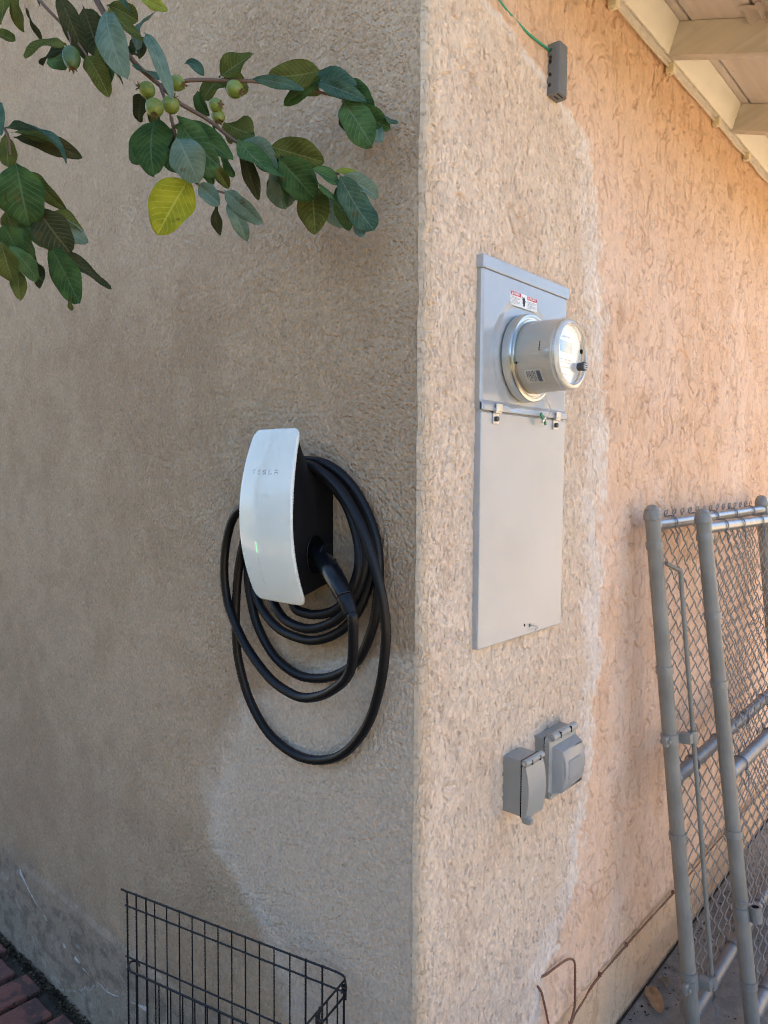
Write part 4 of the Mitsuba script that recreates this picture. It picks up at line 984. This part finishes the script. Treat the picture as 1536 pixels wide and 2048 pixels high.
leaf_mat('leaf_k', (0.035, 0.045, 0.022), (0.060, 0.062, 0.028), (0.12, 0.12, 0.06), 0.4)
leaf_mat('leaf_y', (0.20, 0.24, 0.04), (0.28, 0.32, 0.06), (0.36, 0.40, 0.12), 0.7)
leaf_mat('leaf_Y', (0.30, 0.31, 0.025), (0.42, 0.40, 0.035), (0.55, 0.52, 0.10), 0.8)
def bark(p, n, uv):
    return mix((0.10, 0.062, 0.045), (0.19, 0.13, 0.10), fbm(p.x * 60, p.y * 60, p.z * 30, 3))
mat('bark', {'type': 'principled', 'base_color': proc(bark), 'roughness': 0.7, 'specular': 0.3})
mat('fruit_skin', {'type': 'principled', 'base_color': proc(lambda p, n, uv: mix((0.12, 0.165, 0.028), (0.20, 0.25, 0.045), fbm(p.x * 90, p.y * 90, p.z * 90, 3))), 'roughness': 0.38, 'specular': 0.5})
mat('fruit_dark', {'type': 'principled', 'base_color': proc(lambda p, n, uv: mix((0.045, 0.085, 0.022), (0.07, 0.12, 0.03), fbm(p.x * 90, p.y * 90, p.z * 90, 3))), 'roughness': 0.38, 'specular': 0.5})
plain('calyx_brown', (0.11, 0.075, 0.035), 0.8, 0.2, vary=0.3, scale=200)

def leaf(base, tip, width, normal, r, curl=None, fold=None, wavy=1.0):
    base, tip = np.asarray(base), np.asarray(tip)
    L = np.linalg.norm(tip - base)
    e1 = (tip - base) / L
    n_ = normal - e1 * (normal @ e1); n_ /= np.linalg.norm(n_)
    e2 = np.cross(n_, e1)
    nu, nv = 25, 13
    u = np.linspace(0, 1, nu)[:, None]; v = np.linspace(-1, 1, nv)[None, :]
    w = np.sin(np.pi * np.clip(u, 0, 1) ** 0.86) ** 0.62 * (1 - 0.10 * u)        # obovate outline
    w = np.maximum(w, 0.02)
    stalk = 0.07
    uu = np.clip((u - stalk) / (1 - stalk), 0, 1)
    w = np.where(u < stalk, 0.03, (np.sin(np.pi * uu ** 0.96) ** 0.56) * (1 - 0.05 * uu) + 0.012)
    curl = r.uniform(-0.35, 0.75) if curl is None else curl
    fold = r.uniform(0.05, 0.75) if fold is None else fold
    half = width / 2
    a = np.abs(v)
    ph = r.uniform(0, 6.28)
    side_ = v * half * w * (1 - 0.12 * fold) * (1 + 0.05 * np.sin(u * 13 + ph + 2 * np.sign(v)) * wavy)
    lift = half * w * (fold * a - 0.22 * a ** 3 * (0.5 + fold)) + L * curl * (u - u * u) * 1.0
    lift = lift + half * r.uniform(-0.8, 0.8) * v * u * w + 0.085 * half * np.sin(2 * np.pi * (u * 11 - a * 2.6)) * w * a * (1.3 - a)
    lift = lift + half * 0.22 * wavy * np.sin(u * 7 + ph + 1.5 * v) * a * w + half * 0.12 * np.sin(2.2 * u * np.pi + ph) * v
    P = base + u[..., None] * L * e1 + side_[..., None] * e2 + lift[..., None] * n_
    P = P.reshape(-1, 3)
    uv = np.stack([np.broadcast_to(u, (nu, nv)), np.broadcast_to((v + 1) / 2, (nu, nv))], -1).reshape(-1, 2)
    i = (np.arange(nu - 1)[:, None] * nv + np.arange(nv - 1)).ravel()
    return trimesh.Trimesh(P, np.vstack([np.c_[i, i + 1, i + nv + 1], np.c_[i, i + nv + 1, i + nv]]), process=False), uv

tree = thing('guava_tree', 'guava tree branches with broad green leaves and small fruits', 'tree')
LEAVES =  [('o',-0.541,0.42,2.357,-0.555,0.401,2.294,0.025),('o',-0.54,0.383,2.338,-0.523,0.399,2.295,0.031),('o',-0.533,0.484,2.319,-0.521,0.437,2.294,0.02),('b',-0.498,0.411,2.374,-0.48,0.434,2.367,0.017),('o',-0.5,0.303,2.248,-0.541,0.348,2.229,0.035),('o',-0.469,0.306,2.247,-0.444,0.284,2.188,0.031),('k',-0.496,0.338,2.341,-0.462,0.319,2.252,0.029),('k',-0.441,0.365,2.357,-0.425,0.342,2.276,0.048),('p',-0.454,0.265,2.304,-0.447,0.226,2.198,0.043),('o',-0.441,0.289,2.327,-0.419,0.223,2.26,0.029),('p',-0.367,0.329,2.3,-0.358,0.278,2.351,0.049),('y',-0.413,0.243,2.334,-0.376,0.224,2.325,0.017),('b',-0.43,0.326,2.368,-0.405,0.289,2.336,0.039),('p',-0.415,0.225,2.274,-0.406,0.168,2.164,0.024),('b',-0.4,0.29,2.255,-0.356,0.279,2.248,0.022),('b',-0.295,0.297,2.301,-0.284,0.258,2.274,0.021),('o',-0.266,0.238,2.27,-0.232,0.192,2.306,0.046),('o',-0.242,0.263,2.283,-0.27,0.27,2.241,0.042),('o',-0.14,0.113,2.291,-0.193,0.188,2.284,0.039),('b',-0.222,0.21,2.276,-0.16,0.145,2.261,0.019),('o',-0.148,0.186,2.295,-0.112,0.152,2.275,0.024),('b',-0.139,0.162,2.295,-0.093,0.082,2.273,0.038),('b',-0.138,0.128,2.275,-0.098,0.056,2.238,0.028),('d',-0.071,0.116,2.307,-0.059,0.07,2.236,0.029),('g',-0.113,0.094,2.244,-0.092,0.044,2.163,0.051),('k',-0.062,0.137,2.256,-0.075,0.111,2.205,0.029),('p',-0.043,0.082,2.241,-0.056,0.057,2.183,0.021),('b',-0.052,0.049,2.225,-0.011,0.052,2.232,0.012),('k',-0.367,0.306,2.227,-0.357,0.341,2.198,0.034),('d',-0.362,0.276,2.181,-0.38,0.256,2.08,0.057),('g',-0.354,0.229,2.174,-0.334,0.147,2.08,0.051),('o',-0.345,0.255,2.167,-0.334,0.208,2.138,0.02),('p',-0.382,0.191,2.119,-0.355,0.175,2.056,0.048),('d',-0.289,0.222,2.177,-0.26,0.211,2.102,0.047),('o',-0.242,0.257,2.211,-0.235,0.194,2.177,0.046),('d',-0.288,0.268,2.249,-0.274,0.257,2.211,0.028),('g',-0.26,0.198,2.163,-0.239,0.114,2.084,0.047),('k',-0.243,0.21,2.155,-0.226,0.185,2.068,0.025),('o',-0.215,0.172,2.155,-0.148,0.108,2.133,0.044),('d',-0.219,0.14,2.125,-0.159,0.118,2.073,0.059),('o',-0.131,0.153,2.11,-0.141,0.131,2.02,0.052),('g',-0.188,0.098,2.113,-0.139,0.068,2.047,0.047),('b',-0.142,0.071,2.105,-0.089,0.042,2.023,0.046),('y',-0.127,0.099,2.121,-0.076,0.084,2.114,0.019),('p',-0.075,0.097,2.062,-0.093,0.061,2.012,0.019),('Y',-0.347,0.204,2.072,-0.385,0.237,1.981,0.06),('o',-0.311,0.2,2.108,-0.273,0.204,2.077,0.02),('p',-0.345,0.189,2.057,-0.328,0.156,2.024,0.026),('k',-0.308,0.184,2.04,-0.295,0.198,1.993,0.022),('p',-0.321,0.152,2.046,-0.282,0.108,1.997,0.032),('p',-0.311,0.158,2.034,-0.28,0.147,1.978,0.024),('d',-0.307,0.22,2.097,-0.3,0.209,2.075,0.018),('k',-0.327,0.29,2.18,-0.343,0.254,2.123,0.018),('b',-0.573,0.37,2.157,-0.586,0.336,2.095,0.018),('b',-0.561,0.383,2.126,-0.518,0.286,2.063,0.035),('o',-0.55,0.409,2.129,-0.557,0.385,2.071,0.025),('d',-0.574,0.316,2.055,-0.55,0.33,1.972,0.06),('o',-0.526,0.386,2.073,-0.485,0.348,2.017,0.026),('k',-0.54,0.325,1.999,-0.499,0.307,1.939,0.047),('d',-0.531,0.309,1.944,-0.503,0.276,1.858,0.043),('o',-0.508,0.287,1.865,-0.504,0.295,1.846,0.012),('o',-0.594,0.314,2.03,-0.581,0.329,1.983,0.024),('o',-0.569,0.368,1.999,-0.536,0.372,1.947,0.037),('d',-0.589,0.329,1.965,-0.562,0.337,1.922,0.032),('o',-0.599,0.311,1.932,-0.58,0.319,1.88,0.033),('o',-0.529,0.394,1.965,-0.538,0.356,1.911,0.021),('o',-0.561,0.35,1.905,-0.564,0.335,1.858,0.022),('k',-0.516,0.38,1.932,-0.531,0.344,1.883,0.017),('d',-0.54,0.412,1.941,-0.529,0.401,1.916,0.017)]
FRUIT =  [(-0.496,0.296,2.227,-0.499,0.285,2.195,0.0131,0.0196),(-0.4,0.244,2.2,-0.414,0.248,2.202,0.0127,0.0127),(-0.344,0.244,2.232,-0.341,0.227,2.225,0.0122,0.0149),(-0.399,0.224,2.166,-0.404,0.216,2.149,0.0142,0.0142),(-0.37,0.223,2.182,-0.371,0.213,2.191,0.0136,0.0136),(-0.257,0.205,2.243,-0.254,0.189,2.234,0.0145,0.0117),(-0.279,0.228,2.216,-0.279,0.215,2.213,0.0117,0.0117),(-0.271,0.233,2.201,-0.275,0.224,2.186,0.0114,0.0114)]
TWIGS =  {'a':([(-0.532,0.399,2.401),(-0.515,0.374,2.347),(-0.506,0.362,2.326),(-0.484,0.334,2.289),(-0.472,0.317,2.264),(-0.464,0.307,2.245)],0.003),'fs':([(-0.484,0.334,2.289),(-0.492,0.309,2.264),(-0.496,0.298,2.244)],0.0015),'m':([(-0.467,0.408,2.497),(-0.439,0.351,2.386),(-0.414,0.315,2.309),(-0.39,0.299,2.267),(-0.357,0.274,2.233),(-0.329,0.255,2.207)],0.0055),'h':([(-0.357,0.274,2.233),(-0.31,0.252,2.253),(-0.265,0.231,2.263),(-0.229,0.205,2.268),(-0.198,0.193,2.272),(-0.12,0.141,2.27),(-0.065,0.107,2.262),(-0.031,0.066,2.236)],0.0035),'r':([(-0.329,0.255,2.207),(-0.289,0.237,2.191),(-0.248,0.203,2.155),(-0.201,0.162,2.137),(-0.158,0.127,2.13),(-0.118,0.095,2.117)],0.0035),'d':([(-0.353,0.249,2.176),(-0.348,0.239,2.132),(-0.342,0.23,2.097),(-0.331,0.206,2.064),(-0.298,0.175,2.052)],0.003),'d0':([(-0.357,0.274,2.233),(-0.358,0.257,2.202),(-0.353,0.249,2.176)],0.003),'l':([(-0.611,0.48,2.103),(-0.571,0.411,2.024),(-0.552,0.372,2.004),(-0.536,0.352,1.984),(-0.533,0.332,1.96),(-0.527,0.315,1.944)],0.0035),'l2':([(-0.61,0.455,2.19),(-0.584,0.422,2.153),(-0.567,0.368,2.117),(-0.558,0.371,2.083)],0.003),'l3':([(-0.623,0.453,1.995),(-0.584,0.391,1.968),(-0.566,0.369,1.951),(-0.542,0.37,1.937)],0.003)}
TR = np.array([-1.30, 1.95, 0.0])
trunk = add('trunk', tube(catmull([TR + (0.0, 0.0, -0.2), TR + (0.03, -0.02, 0.6), TR + (-0.02, 0.03, 1.3), TR + (0.05, -0.04, 2.0), TR + (0.14, -0.10, 2.7)], 8), np.linspace(0.075, 0.04, 33), 16), 'bark', tree, smooth=True)
jt = TR + (0.12, -0.09, 2.6)
for k, (p, r_) in TWIGS.items():
    rad = np.linspace(r_, r_ * 0.55, (len(p) - 1) * 6 + 1)
    if k in 'am':
        s = np.array(p[0]); q = [jt, jt * 0.6 + s * 0.4 + (0, 0.02, 0.16), jt * 0.2 + s * 0.8 + (0, 0.03, 0.12)] + [tuple(s)]
        add('limb', tube(catmull(q, 8), np.linspace(0.018, r_, 25), 10), 'bark', tree, smooth=True)
    if k in ('l', 'l2', 'l3'):
        s = np.array(p[0]); j2 = TR + (0.04, -0.03, 1.95)
        q = [j2, j2 * 0.55 + s * 0.45 + (0, 0.02, 0.10), j2 * 0.15 + s * 0.85 + (0, 0.02, 0.04)] + [tuple(s)]
        add('limb', tube(catmull(q, 8), np.linspace(0.014, r_, 25), 10), 'bark', tree, smooth=True)
    add('twig', tube(catmull(p, 6), rad, 8), 'bark', tree, smooth=True)
lr = np.random.RandomState(21)
for (k, bx_, by_, bz_, tx_, ty_, tz_, w_) in LEAVES:
    nrm = np.array([-0.72, -0.62, 0.28]) + lr.normal(0, 0.42, 3)
    if k == 'Y': nrm = np.array([-0.7, -0.7, 0.1])
    bb_, t2_ = np.array((bx_, by_, bz_)), np.array((tx_, ty_, tz_))
    m, uv = leaf(bb_, bb_ + (t2_ - bb_) * 1.06, w_ * 1.16, nrm, lr)
    add('leaf', m, 'leaf_' + k, tree, smooth=True, uv=uv, label='bright yellow green leaf' if k == 'Y' else None)
# smaller leaves crowded behind the larger ones
er = np.random.RandomState(77)
for rep in range(2):
    for (k, bx_, by_, bz_, tx_, ty_, tz_, w_) in LEAVES:
        if k in 'yY' or w_ < 0.030 or er.rand() > (0.7, 0.5)[rep]: continue
        b0, t0 = np.array((bx_, by_, bz_)), np.array((tx_, ty_, tz_))
        d0 = t0 - b0
        sd = np.cross(d0, (-0.72, -0.62, 0.28)); sd /= np.linalg.norm(sd)
        an = er.choice([-1, 1]) * er.uniform(0.3, 0.8)
        d1 = (d0 * math.cos(an) + sd * np.linalg.norm(d0) * math.sin(an)) * er.uniform(0.65, 0.95) + np.array([0.02, 0.02, -0.006])
        off = np.array([0.012, 0.012, 0]) * (1, 1.9)[rep]
        m, uv = leaf(b0 + off, b0 + off + d1, w_ * er.uniform(0.75, 0.95), np.array([-0.72, -0.62, 0.28]) + er.normal(0, 0.45, 3), er)
        add('leaf', m, 'leaf_' + er.choice(['d', 'g', 'g', 'k', 'o', 'p']), tree, smooth=True, uv=uv)
sph = trimesh.creation.icosphere(3, 1.0)
for i, (x, y, z, cx, cy, cz, r_, rl_) in enumerate(FRUIT):
    c = np.array([x, y, z]); d_ = np.array([cx, cy, cz]) - c; dn = d_ / np.linalg.norm(d_)
    m = sph.copy()
    t = m.vertices[:, 2]
    m.vertices *= np.c_[r_ * (1 - 0.10 * t), r_ * (1 - 0.10 * t), np.full(len(t), max(r_, rl_))]
    m.apply_transform(trimesh.geometry.align_vectors([0, 0, 1], dn)); m.apply_translation(c)
    f = add('fruit', m, 'fruit_dark' if i == 0 else 'fruit_skin', tree, smooth=True)
    ca = []
    for q in range(5):
        a = q * 1.257 + i
        cm = trimesh.Trimesh([(0.0015, -.002, 0), (0.0015, .002, 0), (0.0055, .0014, .0035), (0.0070, 0, .0062), (0.0055, -.0014, .0035)], [(0, 1, 2), (0, 2, 4), (4, 2, 3)], process=False)
        cm.apply_transform(trimesh.transformations.rotation_matrix(a, (0, 0, 1)))
        ca.append(cm)
    ca.append(trimesh.creation.cylinder(0.0035, 0.003, sections=12))
    cm = cat_(*ca); cm.apply_translation((0, 0, max(r_, rl_) - 0.0015))
    cm.apply_transform(trimesh.geometry.align_vectors([0, 0, 1], dn)); cm.apply_translation(c)
    add('calyx', cm, 'calyx_brown', f)
# the part of the crown beyond the left edge of the photograph
cl = []
cr_ = np.random.RandomState(33)
while len(cl) < 170:
    q = cr_.uniform(-1, 1, 3)
    if q @ q > 1 or q @ q < 0.1: continue
    p = np.array([-1.40, 2.25, 2.65]) + q * (0.95, 0.85, 0.75)
    a = math.degrees(math.atan2(p[1] - CAM[1], p[0] - CAM[0]))
    if a < 78: continue
    d_ = cr_.normal(0, 1, 3) + q * 0.8 + (0, 0, -0.9); d_ /= np.linalg.norm(d_)
    cl.append(leaf(p, p + d_ * cr_.uniform(.07, .11), cr_.uniform(.035, .055), np.array([0, 0, 1.0]) + cr_.normal(0, .5, 3), cr_)[0])
crown = cat_(*cl)
crown_uv = np.tile(np.stack([np.repeat(np.linspace(0, 1, 25), 13), np.tile(np.linspace(0, 1, 13), 25)], -1), (len(cl), 1))
add('crown', crown, 'leaf_g', tree, smooth=True, uv=crown_uv, kind='stuff')

# ---------------------------------------------------------------- fallen leaves on the path
plain('tan_leaf', (0.42, 0.27, 0.15), 0.7, 0.3, vary=0.25, scale=60)
plain('dark_leaf', (0.19, 0.155, 0.105), 0.6, 0.35, vary=0.3, scale=60)
fr = np.random.RandomState(8)
m, uv = leaf((1.150, -0.010, 0.004), (1.045, -0.098, 0.020), 0.045, np.array([-0.35, -0.25, 0.9]), fr, 0.10, 0.45)
add('dry_leaf', m, 'tan_leaf', None, smooth=True, label='tan curled dry leaf on the concrete nearest the wall', cat='leaf')
m, uv = leaf((1.155, -0.075, 0.020), (1.215, -0.030, 0.006), 0.030, np.array([-0.3, -0.4, 0.8]), fr, 0.35, 0.6)
add('dry_leaf', m, 'dark_leaf', None, smooth=True, label='small dark curled leaf beside the gate post foot', cat='leaf')
dl = []
for k in range(420):
    x = 0.85 + fr.rand() * 1.8; y = -0.02 - abs(fr.normal(0, 0.10))
    dl.append(scrap(x, y, 0.003, fr.uniform(.002, .006), fr))
add('crumbs', cat_(*dl), 'litter', None, kind='stuff', label='dark crumbs and bits scattered on the concrete along the wall', cat='debris')

# ---------------------------------------------------------------- unseen house added across the side yard to bounce sunlight onto the wall
nb = thing('added_neighbour_house', 'added unseen tan stucco house bouncing light from across the side yard', 'house')
add('wall', box(1.7, 11.5, -8, -2.85, -0.16, 2.72), 'added_house_stucco', nb)
add('roof', box(1.55, 11.65, -8.2, -2.71, 2.722, 2.80), 'roof_shingle', nb)
add('fascia', rbox(1.53, 11.67, -2.708, -2.69, 2.66, 2.81, 0.002), 'cream_paint', nb, smooth=30)
# unseen hedge, added to keep low light off the charger's wall
hr = np.random.RandomState(51)
hp_ = []
N_ = 9000
P_ = np.c_[hr.uniform(-5.6, -4.7, N_), hr.uniform(-5.0, 7.0, N_), hr.uniform(-0.1, 2.3, N_)]
face_ = hr.rand(N_)
P_[:, 0] = np.where(face_ < 0.7, -4.7 - np.abs(hr.normal(0, 0.06, N_)), P_[:, 0])
P_[:, 2] = np.where(face_ >= 0.7, 2.3 + hr.normal(0, 0.05, N_), P_[:, 2])
q4 = np.array([(-1, 0, 0), (0, -.45, .12), (1, 0, 0), (0, .45, .12)]) * 0.06
for p in P_:
    M_ = trimesh.transformations.random_rotation_matrix(hr.rand(3))[:3, :3]
    hp_.append(q4 @ M_.T + p)
HV = np.vstack(hp_); hi_ = np.arange(N_)[:, None] * 4
HF = np.vstack([np.hstack([hi_, hi_ + 1, hi_ + 2]), np.hstack([hi_, hi_ + 2, hi_ + 3])])
hd = thing('added_hedge', 'unseen clipped greenery added across the yard to block low light', 'added_hedge')
add('foliage', trimesh.Trimesh(HV, HF, process=False), 'leaf_d', hd, kind='stuff', uv=np.tile([(0, .5), (.5, 0), (1, .5), (.5, 1)], (N_, 1)))
add('core', rbox(-5.5, -4.85, -4.95, 6.95, -0.16, 2.2, 0.1, 8), 'soil', hd)
